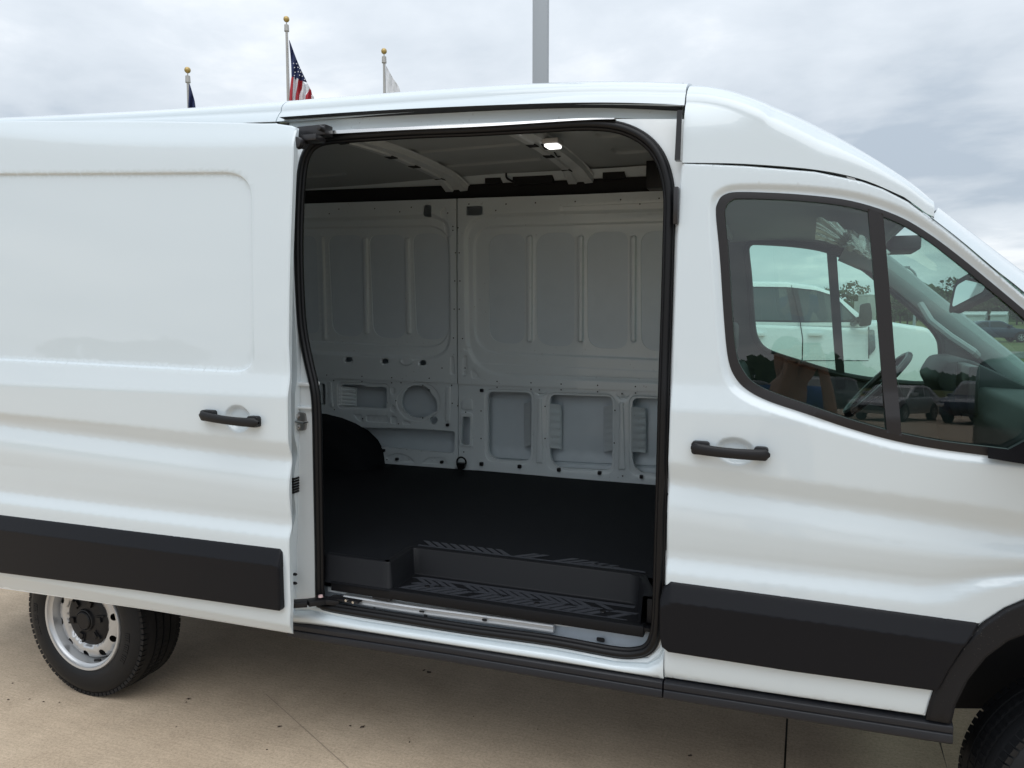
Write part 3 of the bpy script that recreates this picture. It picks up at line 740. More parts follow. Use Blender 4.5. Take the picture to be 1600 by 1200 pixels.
# the outer skin seen through the openings
sk_in = panel('outer_skin', [(-4.1, .75), (-.50, .75), (-.50, 2.46), (-4.1, 2.46)], lambda X, Z: 1.875-.02*np.sin((np.asarray(Z, float)-FZ)*7)-.03*np.clip(np.asarray(Z, float)-1.6, 0, 1)-.05*np.clip(FZ+.14-np.asarray(Z, float), 0, 1)/.14, GREYL, van, gx=.1, gz=.02, edge=0,
      feats=[feat([(on_y(a, b, 1.86).x, on_y(a, b, 1.86).z) for a, b in rq([(300, 690), (1200, 735), (1200, 741), (300, 695)], 2, 2)], .012, .012)])
# ribbed stiffeners at the sides of the openings
def stiff(x0, x1, y0, y1, n=6):
    mb_ = MB(); G = []
    P = lambda x_, y_, d: on_y(x_, y_, 1.752+d)
    for k in range(n*4+1):
        t = k/(n*4); y_ = y0+(y1-y0)*t; z_ = (k % 4); bump = (.010, .010, 0, 0)[z_]
        G.append([P(x0, y_, .0), P(x0+(x1-x0)*.25, y_, .018-bump*.4), P(x0+(x1-x0)*.85, y_+(1 if x1 > x0 else 2), .055-bump), P(x1, y_+2, .060), P(x1+(2 if x1 > x0 else -2), y_+2, .075)])
    mb_.grid(G); o = mb_.build('wall_stiffener', GREY, van, smooth=True, sharp=25)
stiff(857, 876, 631, 700); stiff(957, 945, 633, 704, 7); stiff(829, 821, 628, 696); stiff(986, 1008, 636, 706); stiff(529, 556, 604, 633, 5)
# fastener holes: small punched discs
mb = MB()
dots = [(511, 586), (566, 588), (612.5, 590), (627, 598), (671, 591), (691, 575), (706, 602), (707, 630), (715.5, 634), (522, 594.5), (566, 596), (612.5, 598), (523, 640), (567, 654), (623, 662), (661, 602), (671, 609), (619, 626), (661, 653),
        (777, 596), (777, 605), (830, 598), (830, 608), (877, 600), (877, 609), (934, 602), (934, 612), (993, 604), (993, 614), (843, 609), (972, 615), (752, 642), (752, 685), (852, 635), (852, 685), (961, 641), (960, 692), (728, 644), (725, 706),
        (710, 483), (718, 483), (711, 439), (719, 439), (712, 395), (718, 395), (709, 528), (723, 529), (727, 575), (708, 354), (708, 360), (716, 356), (700, 333), (530, 327), (586, 326), (643, 324), (515, 334), (625, 331), (733, 319), (791, 319), (775, 329),
        (837, 317), (899, 315), (970, 312), (1000, 319), (1030, 310), (605, 718), (973, 743.5)]
for a, b in dots:
    c = on_f(a, b, wl); r_ = .0042
    mb.add([(c.x+r_*math.cos(q), c.y-.0035, c.z+r_*math.sin(q)) for q in np.linspace(0, 2*math.pi, 9)[:-1]], [tuple(range(8))])
o = mb.build('fastener_holes', VOID, van); o['kind'] = 'stuff'
mb = MB()
for a, b, q in [(752, 725, 5), (811.5, 729, 5), (873, 734, 5), (936.5, 739, 5), (1002, 745, 5), (620, 717.5, 4), (690, 722, 4), (699, 664, 4), (752.5, 610, 4.5), (599, 704, 4)]:
    lp = wq(rq([(a-q*.5, b-q*.6), (a+q*.5, b-q*.5), (a+q*.5, b+q*.6), (a-q*.5, b+q*.5)], 1, 2)); y_ = float(wl(0, lp[0][1]))
    mb.prism(lp, y_-.006, y_+.01, 'Y')
o = mb.build('wall_clips', BLACK, van); o['kind'] = 'stuff'
# dark header gap and trim above the wall panels, side rail of the roof
def wp(px, py, Y): return on_y(px, py, Y)
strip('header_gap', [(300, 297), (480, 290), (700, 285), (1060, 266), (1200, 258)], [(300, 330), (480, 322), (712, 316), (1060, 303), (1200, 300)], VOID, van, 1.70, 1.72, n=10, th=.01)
strip('roof_side_rail', [(300, 286), (480, 281), (700, 275), (1060, 257), (1200, 250)], [(300, 304), (480, 297), (560, 294), (720, 288), (1060, 272), (1200, 262)], GREY, van, 1.60, 1.66, n=20, th=.02, sub=3)
mb = MB()
for a, b, c, d in ((760, 277, 784, 287), (803, 277, 865, 286), (943, 268, 977, 279)):
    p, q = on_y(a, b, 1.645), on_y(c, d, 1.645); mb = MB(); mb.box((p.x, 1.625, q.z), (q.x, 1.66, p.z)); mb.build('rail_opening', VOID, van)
mb = MB()
p, q = on_y(1012, 250, 1.6), on_y(1060, 293, 1.6); mb.box((p.x, 1.56, q.z), (q.x+.3, 1.66, p.z)); mb.build('rear_trim_block', BLACK, van, bevel=.004)
# wiring and connectors at the header
mb = MB(); mb.tube([on_y(a, b, 1.6) for a, b in cat([(795, 262), (791, 270), (792, 278), (800, 283), (804, 285)], 5)], .006, 6)
p = on_y(795, 262, 1.6); mb.box((p.x-.018, 1.59, p.z-.004), (p.x+.018, 1.62, p.z+.018)); mb.build('wiring_connector', BLACK, van)
# ceiling with corrugations and two roof bows
ZC = 2.55
def cz(X, Y): 
    Y = np.asarray(Y, float); return ZC-.02-.05*((Y-VW/2)/.8)**2
cf = []
def cq(l): return [(on_z(a, b, ZC-.03).x, on_z(a, b, ZC-.03).y) for a, b in l]
cx0, cx1 = XREAR+.1, -.40
for ya, yb in ((1.28, 1.42), (.98, 1.10), (.62, .74), (.34, .44)):
    for xa, xb in ((-4.0, -2.45), (-2.05, -1.28), (-.92, -.5)):
        cf.append(feat(rq([(xa, ya), (xb, ya), (xb, yb), (xa, yb)], .05, 4), .012, .02))
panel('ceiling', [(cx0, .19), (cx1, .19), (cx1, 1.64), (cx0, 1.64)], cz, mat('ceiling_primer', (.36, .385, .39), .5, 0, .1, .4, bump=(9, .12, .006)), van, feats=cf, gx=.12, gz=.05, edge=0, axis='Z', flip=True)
def bow(x0, x1, name='roof_bow'):
    """pressed roof bow across the roof with a raised middle"""
    w_ = x1-x0; prof = [(0, .0), (.06, -.004), (.10, -.030), (.36, -.032), (.40, -.022), (.60, -.022), (.64, -.032), (.90, -.030), (.94, -.004), (1, 0)]
    G = []
    for i in range(25):
        y_ = .17+(1.66-.17)*i/24; flare = .020*max(0, (y_-VW/2-.45)/.2)**1.3; base = float(cz(0, y_))-.002-max(0, (y_-VW/2)-.50)*.22
        G.append([(x0-flare+(w_+2*flare)*t, y_, base+d) for t, d in prof])
    mb_ = MB(); mb_.grid(G); o = mb_.build(name, mat('bow_primer', (.62, .65, .66), .42, 0, .3, .4, bump=(12, .12, .005), var=(9, .5, (.48, .51, .52))), van, smooth=True, sharp=30)
    for y_ in (1.52, 1.22, .98, .55, .36):
        h_ = MB()
        q = float(cz(0, y_))-.0345; X_ = x0+w_*.24
        h_.box((X_-.022, y_-.028, q-.0005), (X_+.022, y_+.028, q+.004)); h_.build('bow_slot', VOID, o)
    return o
bx1 = on_y(705, 280, 1.58).x; bow1 = bow(bx1-.07, bx1+.06)
bx2 = on_y(902, 270, 1.58).x; bow2 = bow(bx2-.07, bx2+.06)
# lit dome lamp on the front bow
lp_c = on_z(864, 229, ZC-.075)
lamp = MB(); lamp.box((lp_c.x-.038, lp_c.y-.045, lp_c.z+.006), (lp_c.x+.038, lp_c.y+.045, lp_c.z+.03)); lo_ = lamp.build('dome_lamp', mat('lamp_housing', (.5, .5, .5), .4), van, bevel=.006)
lamp = MB(); lamp.box((lp_c.x-.031, lp_c.y-.036, lp_c.z-.006), (lp_c.x+.031, lp_c.y+.036, lp_c.z+.008)); lamp.build('lamp_lens', mat('lamp_glow', (.9, .9, .9), .4, emit=((1, .99, .95), 2.2)), lo_, bevel=.01)
mb = MB(); mb.tube([Vector((lp_c.x-.06, lp_c.y+.02+q*.09, lp_c.z+.02-.012*math.sin(q*3))) for q in np.linspace(0, 4, 16)], .004, 5); mb.build('lamp_cable', BLACK, lo_)
# cargo floor
def flq(l): return [(on_z(a, b, FZ).x, on_z(a, b, FZ).y) for a, b in l]
SZ = FZ-.10
wellA = on_z(646, 858, FZ); wellB = on_z(1006, 900, FZ); blk = on_z(607, 881, FZ)
yin = (wellA.y+wellB.y)/2; yout = max(.06, blk.y); xL0, xL1, xR = blk.x, wellA.x, wellB.x
fo = [(XREAR+.08, 1.76), (-.2, 1.76), (-.2, .12), (xR+.06, .12), (xR+.05, yin-.01), (xR, yin), (xL1, yin), (xL0, yout), (XREAR+.08, yout)]
panel('cargo_floor', fo, lambda X, Y: FZ+0*np.asarray(X, float), MATM, van, gx=.3, gz=.3, edge=0, axis='Z')
# moulded entry step: riser, side faces, tread
def bandloop(P, z0, z1): return [[(x_, y_, z0) for x_, y_ in P], [(x_, y_, z1) for x_, y_ in P]]
path = [(-1.72, yout-.0), (xL0-.03, yout)]+[(xL0-.006, yout), (xL0, yout+.002), (xL0+.004, yout+.008), (xL1-.004, yin-.012), (xL1, yin-.005), (xL1+.006, yin-.002), (xL1+.03, yin-.002)]+[(xL1+(xR-xL1)*k/6, yin-.002) for k in range(1, 6)]+[(xR-.05, yin-.002), (xR-.012, yin-.012), (xR, yin-.05), (xR+.035, .12), (xR+.04, .06)]
G = []
for x_, y_ in path:
    cx_, cy_ = (xL1+xR)/2, .05
    nx, ny = (0, -1)
    G.append((x_, y_))
rows = []
P2 = np.array(path); tn = np.gradient(P2, axis=0); nn = np.stack([tn[:, 1], -tn[:, 0]], 1); nn /= np.linalg.norm(nn, axis=1)[:, None]
for off_, z_ in ((-.030, FZ+.001), (-.027, FZ+.005), (-.002, FZ+.005), (.002, FZ+.001), (.009, SZ+.006), (.013, SZ+.002), (.022, SZ+.001)):
    rows.append([(p[0]+n_[0]*off_, p[1]+n_[1]*off_, z_) for p, n_ in zip(P2, nn)])
mb = MB(); mb.grid(rows); mb.build('step_riser', MOULD, van, smooth=True, sharp=50)
ylip = on_z(760, 945, SZ).y
mb = MB(); mb.box((-1.69, ylip, SZ-.012), (xR+.08, yin+.01, SZ)); st_o = mb.build('step_tread', MOULD, van)
mb = MB(); mb.box((-1.69, ylip-.006, SZ-.032), (xR+.045, ylip+.03, SZ+.006)); mb.build('step_lip', MOULD, van, bevel=.004)
# rear block front cover
mb = MB(); mb.box((-1.69, ylip+.012, SZ), (xL0-.02, yout+.02, SZ+.012)); mb.build('step_corner_cover', MOULD, van, bevel=.003)
# tread pads: chevrons of raised slanted bars
mb = MB()
def bar(x_, y0, y1, sl_, w_, z_, h_=.0025):
    lp = [(x_, y0), (x_+w_, y0), (x_+w_+sl_, y1), (x_+sl_, y1)]; mb.prism(lp, z_, z_+h_, 'Z')
ya, yb = ylip+.035, yin-.035; ym = (ya+yb)/2; xx = xL0+.03
mb.prism([(xL0+.02, yb-.018), (xR-.02, yb-.018), (xR-.02, yb), (xL0+.06, yb)], SZ, SZ+.002, 'Z')
mb.prism([(xL0+.02, ya-.004), (xR-.02, ya-.004), (xR-.02, ya+.008), (xL0+.03, ya+.008)], SZ, SZ+.002, 'Z')
k = 0
while xx < xR-.08:
    gap = (k % 13) == 6
    if not gap:
        bar(xx, ya+.012, ym-.010, .050, .026, SZ)
        if xx > xL0+.10: bar(xx-.02, ym+.010, yb-.022, -.050, .026, SZ)
    xx += .040; k += 1
for t in np.linspace(.05, .9, 7):
    c = xL0+(xR-xL0)*t; mb.prism([(c, ym-.008), (c+.09, ym-.003), (c+.10, ym+.006), (c+.02, ym+.008)], SZ, SZ+.0025, 'Z')
# pads on the rim behind the riser
xx = xL1+.05; k = 0
while xx < xR-.02:
    if k % 13 < 11: bar(xx, yin+.042, yin+.042+.055*min(1, (xR-xx)/.35), .06 if (k//9) % 2 else -.06, .026, FZ+.003)
    xx += .040; k += 1
mb.prism([(xL1, yin+.032), (xR+.0, yin+.032), (xR, yin+.038), (xL1, yin+.038)], FZ+.003, FZ+.006, 'Z')
o = mb.build('tread_bars', TREAD, st_o); o['kind'] = 'stuff'
mb = MB()
for a, b in ((839, 943), (942, 956), (668, 917)):
    p = on_z(a, b, SZ); mb = MB(); mb.lathe([(.0001, .0), (.010, .0), (.012, -.003)], 12, 'Z', (p.x, p.y, SZ+.004)); mb.build('tread_plug', RUB, st_o)
# ring pull by the front of the step
c = on_y(1022, 905, .2); mb = MB(); mb.tube([(c.x+.05+.038*math.cos(q), .2, c.z+.036*math.sin(q)) for q in np.linspace(0, 2*math.pi, 24)[:-1]], .0016, 6, True); mb.build('cup_ring', STEEL, van)
mb = MB(); p, q = on_y(1013, 930, .1), on_y(1020, 970, .1); mb.box((p.x, .07, q.z), (p.x+.09, .30, p.z+.0)); mb.build('pillar_trim', MOULD, van, bevel=.006)
# wheel arch box inside
mb = MB(); G = []
wx = on_y(592, 722, 1.56).x-.15; wh = on_y(512, 652, 1.60).z-FZ
for i in range(15):
    a = math.pi*i/14; cx_, rr = wx-.42, .0
    x_ = cx_-.05+.55*math.cos(a); z_ = FZ+wh*.98*math.sin(a)**.9 if 0 < i < 14 else FZ-.01
    G.append([(x_, 1.76, z_+(.01 if 0 < i < 14 else 0)), (x_, 1.60, z_), (x_*.985+cx_*.015, 1.52, max(FZ-.01, z_-.02)), (x_*.97+cx_*.03, 1.48, max(FZ-.01, z_-.09)), (x_*.96+cx_*.04, 1.46, FZ-.01)])
mb.grid(G); mb.build('wheel_arch_liner', MATM, van, smooth=True, sharp=70)
# tie-down ring at the foot of the wall
mb = MB(); c = on_y(721.5, 722, 1.70)
mb.tube([(c.x+.030*math.cos(q), 1.695, c.z+.030*math.sin(q)) for q in np.linspace(-.25, math.pi+.25, 12)], .0055, 6)
mb.prism(rq([(c.x-.03, c.z-.004), (c.x+.03, c.z-.004), (c.x+.016, c.z-.042), (c.x-.016, c.z-.042)], .008, 3), 1.68, 1.71, 'Y'); mb.build('tie_down_ring', RUB, van, smooth=True)
# sill plate, white strip and lower roller rail in front of the step
strip('sill_plate', [(500, 915), (700, 940), (860, 962), (1030, 985)], [(500, 958), (615, 972), (735, 991), (860, 1008), (960, 1026), (1030, 1030)], ZINC, van, .10, .075, n=30, th=.01)
strip('sill_strip', [(512, 917), (600, 930), (800, 957.5), (1001, 984)], [(512, 924), (600, 939), (800, 968), (860, 977), (1001, 987)], JAMB, van, .085, .082, n=30, th=.03)
mb = MB(); G = []
for a, b in cat([(540, 934), (640, 950), (760, 966), (866, 981)], 6):
    p = on_y(a, b, .07); G.append([(p.x, .085, p.z+.016), (p.x, .058, p.z+.015), (p.x, .054, p.z+.010), (p.x, .060, p.z+.006), (p.x, .060, p.z-.004), (p.x, .054, p.z-.008), (p.x, .056, p.z-.014), (p.x, .085, p.z-.015)])
mb.grid(G); mb.add([G[-1][k] for k in range(8)], [tuple(range(8))]); mb.build('lower_rail', mat('rail_metal', (.55, .57, .59), .38, .5), van, smooth=True, sharp=25)
mb = MB()
for a, b, ww, hh in ((659, 955, 8, 3), (665, 962, 6, 5), (757, 968, 8, 4), (585, 949, 4, 2), (586, 954, 4, 3)):
    lp = rq([(a-ww/2, b-hh/2), (a+ww/2, b-hh/2+1), (a+ww/2, b+hh/2+1), (a-ww/2, b+hh/2)], 2, 3); P = [on_y(q[0], q[1], .052) for q in lp]; mb = MB(); mb.add([(p.x, p.y, p.z) for p in P], [tuple(range(len(P)))]); mb.build('rail_slot', VOID, van); mb = MB()
lp = rq([(932, 995), (945, 997), (945, 1004), (932, 1002)], 3, 3); P = [on_y(q[0], q[1], .072) for q in lp]; mb.add([(p.x, p.y, p.z) for p in P], [tuple(range(len(P)))])
mb.build('rail_slot', VOID, van)
mb = MB(); p, q = on_y(582, 931, .05), on_y(611, 939, .05); mb.box((p.x, .045, q.z), (q.x, .08, p.z)); mb.build('rail_stop', BLACK, van, bevel=.003)
mb = MB()
# lower roller arm reaching to the open door
P = [on_y(a, b, y_) for a, b, y_ in ((450, 940, -.08), (480, 938, -.04), (508, 934, .02), (530, 936, .05))]
for a, b in zip(P[:-1], P[1:]):
    d = (b-a); n_ = Vector((-d.y, d.x, 0)).normalized()*.022
    mb.add([a+n_, a-n_, b-n_, b+n_, a+n_-Vector((0, 0, .02)), a-n_-Vector((0, 0, .02)), b-n_-Vector((0, 0, .02)), b+n_-Vector((0, 0, .02))], [(0, 1, 2, 3), (4, 7, 6, 5), (0, 4, 5, 1), (1, 5, 6, 2), (2, 6, 7, 3), (3, 7, 4, 0)])
p, q = on_y(516, 930, .045), on_y(563, 944, .045); mb.box((p.x, .03, q.z+.006), (q.x, .07, p.z-.004)); arm = mb.build('roller_arm', BLACK, van, bevel=.002)
mb = MB(); c = on_y(501, 933.5, .0); mb.lathe([(.0001, .001), (.008, .001), (.010, -.006)], 12, 'Z', (c.x, c.y, c.z+.008)); mb.build('arm_bolt', mat('pink_bolt', (.6, .42, .42), .5), arm)
mb = MB()
for a, b in ((541, 938), (552, 941)):
    c = on_y(a, b, .026); mb = MB(); mb.lathe([(.0001, -.004), (.005, -.004), (.006, .004)], 12, 'Y', (c.x, c.y, c.z)); mb.build('roller_pin', STEEL, arm)
# upper roller bracket
mb = MB()
p, q = on_y(464, 198, .03), on_y(508, 210, .03)
mb.box((p.x, .03, q.z), (q.x, .08, p.z)); 
p, q = on_y(460, 213, .0), on_y(496, 219, .0); mb.box((p.x, -.01, q.z), (q.x, .05, p.z))
c = on_y(470, 225, -.01); mb.lathe([(.0001, -.03), (.020, -.03), (.022, -.01), (.016, .0), (.016, .02)], 18, 'Y', tuple(c))
c = on_y(500, 200, .0); mb.lathe([(.0001, -.01), (.010, -.01), (.010, .02)], 14, 'Y', tuple(c))
mb.build('upper_roller_bracket', GLOSSB, van, bevel=.002)
# latch striker, bumpers and details on the rear pillar
sc_ = on_y(467, 659, .024); mb = MB()
mb.prism(rq([(sc_.x-.027, sc_.z-.036), (sc_.x+.024, sc_.z-.034), (sc_.x+.028, sc_.z), (sc_.x+.024, sc_.z+.034), (sc_.x-.022, sc_.z+.036)], .012, 4), .024, .042, 'Y')
so = mb.build('striker_plate', mat('striker_metal', (.30, .29, .28), .28, .9), van, bevel=.003)
mb = MB(); mb.tube([(sc_.x+.0, .026, sc_.z+.003), (sc_.x+.0, .006, sc_.z+.003), (sc_.x+.036, .004, sc_.z), (sc_.x+.038, .026, sc_.z)], .0045, 8)
for dz_ in (-.02, .022): mb.lathe([(.0001, -.008), (.009, -.008), (.011, .0)], 6, 'Y', (sc_.x-.004, .024, sc_.z+dz_))
mb.build('striker_loop', STEEL, so, smooth=True)
mb = MB()
for k in range(6):
    c = on_y(457, 748+k*4.2, .01); mb.box((c.x-.02, .0, c.z-.004), (c.x+.012, .06, c.z+.004))
mb.build('rubber_bumper', RUB, van, bevel=.002)
mb = MB()
for yy in (897, 911):
    c = on_y(459, yy, .02); mb = MB(); mb.tube([(c.x-.03, .02, c.z), (c.x+.010, .02, c.z), (c.x+.016, .02, c.z)], [.007, .006, .002], 8); mb.build('locating_pin', RUB, van)
mb = MB()
for a, b, h_, d in ((1056, 292, 58, 6), (1037, 680, 25, 8), (1042, 770, 4, 4), (1040, 800, 60, 3)):
    p, q = on_y(a-d/2, b, .035), on_y(a+d/2, b+h_, .035); mb = MB(); mb.box((p.x, .03, q.z), (q.x, .06, p.z)); mb.build('pillar_clip', GLOSSB, van, bevel=.002)
# pressed ledges on the rear pillar
mb = MB()
for y0, y1, d in ((596, 604, .02), (634, 640, .02)):
    p, q = on_y(446, y0, .03), on_y(488, y1, .03); mb = MB(); mb.box((p.x, .024, q.z), (q.x, .08, p.z)); mb.build('pillar_ledge', JAMB, van, bevel=.004)
mb = MB(); p, q = on_y(448, 604, .03), on_y(457, 634, .03); mb.box((p.x, .05, q.z), (q.x, .062, p.z)); mb.build('pillar_latch', BLACK, van)

# ================================================================== CAB
def far(loop, dx_=0): return [(a+dx_, b) for a, b in loop]
wi = skl(win_in)
fdh = lambda X, Z: VW-skin(X, Z)-.075
far_o = [(-.75, .8), (1.12, .8), (1.12, 1.30)]+[(x_+.03, z_+.035) for x_, z_ in []]
pz_ = lambda x_: float(np.interp(x_, [-.4, .05, .34, .55, 1.12], [2.20, 2.125, 1.985, 1.80, 1.31]))
far_o = [(-.75, .8), (1.12, .8)]+[(x_, pz_(x_)) for x_ in (1.12, .9, .7, .55, .45, .34, .2, .05)]+[(-.2, 2.17), (-.4, 2.20), (-.75, 2.20)]
wfar = np.array(wi); wfar = wfar*np.array([1.0, 1.0]); cx_w = wfar.mean(0); wfar = cx_w+(wfar-cx_w)*np.array([1.03, 1.02])+np.array([-.055, .022])
# keep the hole inside the panel
wfar[:, 1] = np.minimum(wfar[:, 1], [pz_(q)-.045 for q in wfar[:, 0]]); wfar[:, 0] = np.minimum(wfar[:, 0], 1.06)
wfl = [tuple(p) for p in resample(wfar, .02)]
fdp = panel('far_door_trim', far_o, fdh, CABG, van, holes=[wfl], gx=.2, gz=.1, edge=0, hedge=.05)
mb = MB(); mb.tube([(a, float(fdh(a, b))-.004, b) for a, b in wfl], .016, 8, True); mb.build('window_seal', CABD, fdp, smooth=True)
panel('far_window_glass', wfl, lambda X, Z: fdh(X, Z)+.04, GLASS, fdp, gx=.3, gz=.1, edge=0)
mb = MB(); p, q = on_y(1296, 395, 1.9), on_y(1312, 600, 1.9)
mb.add([(p.x-.015, fdh(p.x, p.z)-.012, p.z+.03), (p.x+.03, fdh(p.x, p.z)-.012, p.z+.03), (q.x+.03, fdh(q.x, q.z)-.012, q.z-.02), (q.x-.01, fdh(q.x, q.z)-.012, q.z-.02),
        (p.x-.015, fdh(p.x, p.z)+.05, p.z+.03), (p.x+.03, fdh(p.x, p.z)+.05, p.z+.03), (q.x+.03, fdh(q.x, q.z)+.05, q.z-.02), (q.x-.01, fdh(q.x, q.z)+.05, q.z-.02)], [(0, 1, 2, 3), (4, 7, 6, 5), (0, 4, 5, 1), (1, 5, 6, 2), (2, 6, 7, 3), (3, 7, 4, 0)])
mb.build('far_window_divider', CABD, fdp)
# headliner
G = []
for i in range(16):
    x_ = -.40+(.34+.40)*i/15; zc_ = 2.17-.10*max(0, (x_+.1)/.44)**1.6; row = []
    for j in range(13):
        t = j/12; y_ = .12+(VW-.24)*t; s_ = abs(t-.5)*2; row.append((x_, y_, zc_-.045*s_**7-.012*s_**2))
    G.append(row)
mb = MB(); mb.grid(G); mb.build('headliner', HEAD, van, smooth=True, sharp=70)
mb = MB(); mb.box((-.40, .18, 2.12), (-.38, VW-.18, 2.41)); mb.build('overhead_shelf', HEAD, van)
# sun visor still in its crinkled film
G = []; rv = np.random.RandomState(3)
for i in range(22):
    row = []
    for j in range(28):
        s_, t_ = i/21, j/27; x_ = .02+.26*s_; y_ = .80+.90*t_
        ang = math.atan2(t_-1.1, s_-1.0); wr = .006*math.sin(ang*46)+.004*math.sin(ang*23+2)
        row.append((x_, y_, 2.10-.14*s_**1.3*(1-.2*t_)+wr*(1-.4*s_)))
    G.append(row)
mb = MB(); mb.grid(G); mb.build('sun_visor_film', mat('crinkled_film', (.42, .46, .46), .22, 0, .6), van, smooth=True, sharp=80)
# far windscreen pillar, handle and windscreen
def Ap(x_): return pz_(x_)
mb = MB(); pts = [(x_, VW-.02-float(skin(x_, pz_(x_))), pz_(x_)) for x_ in np.linspace(.16, 1.12, 12)]
mb.tube([(a, b-.05, c-.01) for a, b, c in pts], .062, 10, flat=.8); mb.build('windscreen_pillar', HEAD, van, smooth=True)
mb = MB(); mb.tube([(.50, 1.76, 1.78), (.54, 1.70, 1.70), (.62, 1.68, 1.63), (.72, 1.69, 1.56), (.75, 1.77, 1.54)], .018, 8); mb.build('grab_handle', HEAD, van, smooth=True)
mb = MB(); G = []
for i in range(13):
    t = i/12; x_ = .26+(1.16-.26)*t; row = []
    for j in range(17):
        s_ = j/16*2-1; y0 = float(skin(x_, pz_(max(.05, min(x_, 1.12)))))+.06; y_ = VW/2+s_*(VW/2-y0)
        row.append((x_+.30*(1-s_*s_)*(.5+.5*t), y_, (2.03-(2.03-1.27)*t**1.02)+.02*(1-s_*s_)))
    G.append(row)
mb.grid(G); mb.build('windscreen', GLASS2, van, smooth=True)
# near windscreen pillar cover: continues the roof line down to the bonnet
A_t = [(1468, 325), (1527, 370), (1585, 414), (1640, 455), (1760, 545), (1830, 600)]; A_b = [(1455, 339), (1500, 374), (1556, 421), (1605, 460), (1720, 560), (1780, 625)]
At = [on_y(a, b, .15) for a, b in cat(A_t, 6)]; Ab = [on_f(a, b, skin) for a, b in cat(A_b, 6)]; G = []
for p, q in zip(At, Ab):
    m1 = q.lerp(p, .35)+Vector((0, -.012, 0)); m2 = q.lerp(p, .75)+Vector((0, -.010, .006))
    G.append([(q.x, q.y+.02, q.z), tuple(q), tuple(m1), tuple(m2), tuple(p), (p.x-.02, p.y+.08, p.z-.01)])
mb = MB(); mb.grid(G); mb.build('pillar_cover', PAINT, van, smooth=True, sharp=60)
# dashboard
prof = [(.66, 1.0), (.62, 1.16), (.60, 1.36), (.66, 1.44), (.90, 1.43), (1.04, 1.33), (1.20, 1.24), (1.22, 1.0)]
mb = MB(); mb.prism(prof, .12, VW-.12, 'Y'); db = mb.build('dashboard', CABG, van, bevel=.02)
mb = MB(); mb.prism([(.58, 1.30), (.50, 1.46), (.54, 1.54), (.62, 1.55), (.86, 1.43), (.88, 1.36)], 1.18, 1.72, 'Y'); mb.build('instrument_hood', CABD, db, bevel=.02)
mb = MB(); mb.box((.565, .86, 1.36), (.60, 1.12, 1.54)); mb.build('centre_screen', GLOSSB, db, bevel=.006)
mb = MB()
Ms = Matrix.Translation((.30, 1.44, 1.41))@Matrix.Rotation(math.radians(-48), 4, 'Y')
mb.tube([tuple(Ms@Vector((.19*math.cos(q), .19*math.sin(q), 0))) for q in np.linspace(0, 2*math.pi, 40)[:-1]], .015, 8, True)
for q in (0.1, math.pi-.1, 1.5*math.pi): mb.tube([tuple(Ms@Vector((.19*math.cos(q), .19*math.sin(q), 0))), tuple(Ms@Vector((.05*math.cos(q), .05*math.sin(q), -.03)))], .014, 6)
mb.lathe([(.0001, -.02), (.07, -.02), (.08, -.04), (.03, -.14)], 16, 'Z'); 
nv = 16*4
for i in range(len(mb.V)-nv, len(mb.V)): mb.V[i] = tuple(Ms@Vector(mb.V[i]))
mb.build('steering_wheel', GLOSSB, van, smooth=True)
# rear-view mirror on the windscreen
c = on_y(1515, 452, 1.0); Mm = Matrix.Translation(c)@Matrix.Rotation(math.radians(13), 4, 'Z')@Matrix.Rotation(math.radians(12), 4, 'Y')@Matrix.Rotation(math.radians(-14), 4, 'X')
lp = rq([(-.15, -.06), (.15, -.06), (.14, .07), (-.14, .07)], .03, 4)
mb = MB(); mb.add([tuple(Mm@Vector((x_, a, b))) for x_ in (0, .035) for a, b in lp], [tuple(range(len(lp))), tuple(range(len(lp), 2*len(lp)))]+[(i, (i+1) % len(lp), (i+1) % len(lp)+len(lp), i+len(lp)) for i in range(len(lp))])
rm = mb.build('rear_view_mirror', CABD, van, bevel=.004)
mb = MB(); lp2 = [(a*.84, b*.7) for a, b in lp]; mb.add([tuple(Mm@Vector((-.002, a, b))) for a, b in lp2], [tuple(range(len(lp2)))]); mb.build('mirror_face', mat('mirror_silver', (.8, .82, .82), .02, 1), rm)
mb = MB(); mb.tube([tuple(Mm@Vector((.02, 0, .03))), (c.x+.02, 1.01, c.z+.10)], .012, 8); mb.build('mirror_mount', CABD, rm); mb = MB(); mb.box((.29, .88, 1.975), (.39, 1.14, 2.03)); mb.build('camera_housing', CABD, van, bevel=.01)
# seats
for y0 in (.28, 1.26):
    mb = MB(); Mx = Matrix.Translation((-.42, y0, 0))
    mb.prism([(-.12, .85), (.0, .85), (.02, 1.1), (-.10, 1.50), (-.20, 1.50), (-.22, 1.1)], y0, y0+.48, 'Y')
    mb.V = [(a-.19, b, c) for a, b, c in mb.V]
    s_o = mb.build('seat_back', CABD, van, bevel=.03)
    mb = MB(); mb.box((-.46, y0, .82), (.08, y0+.48, .97)); mb.build('seat_cushion', CABD, van, bevel=.03)
    mb = MB(); mb.box((-.41, y0+.11, 1.53), (-.32, y0+.37, 1.70)); mb.build('headrest', CABD, van, bevel=.03)
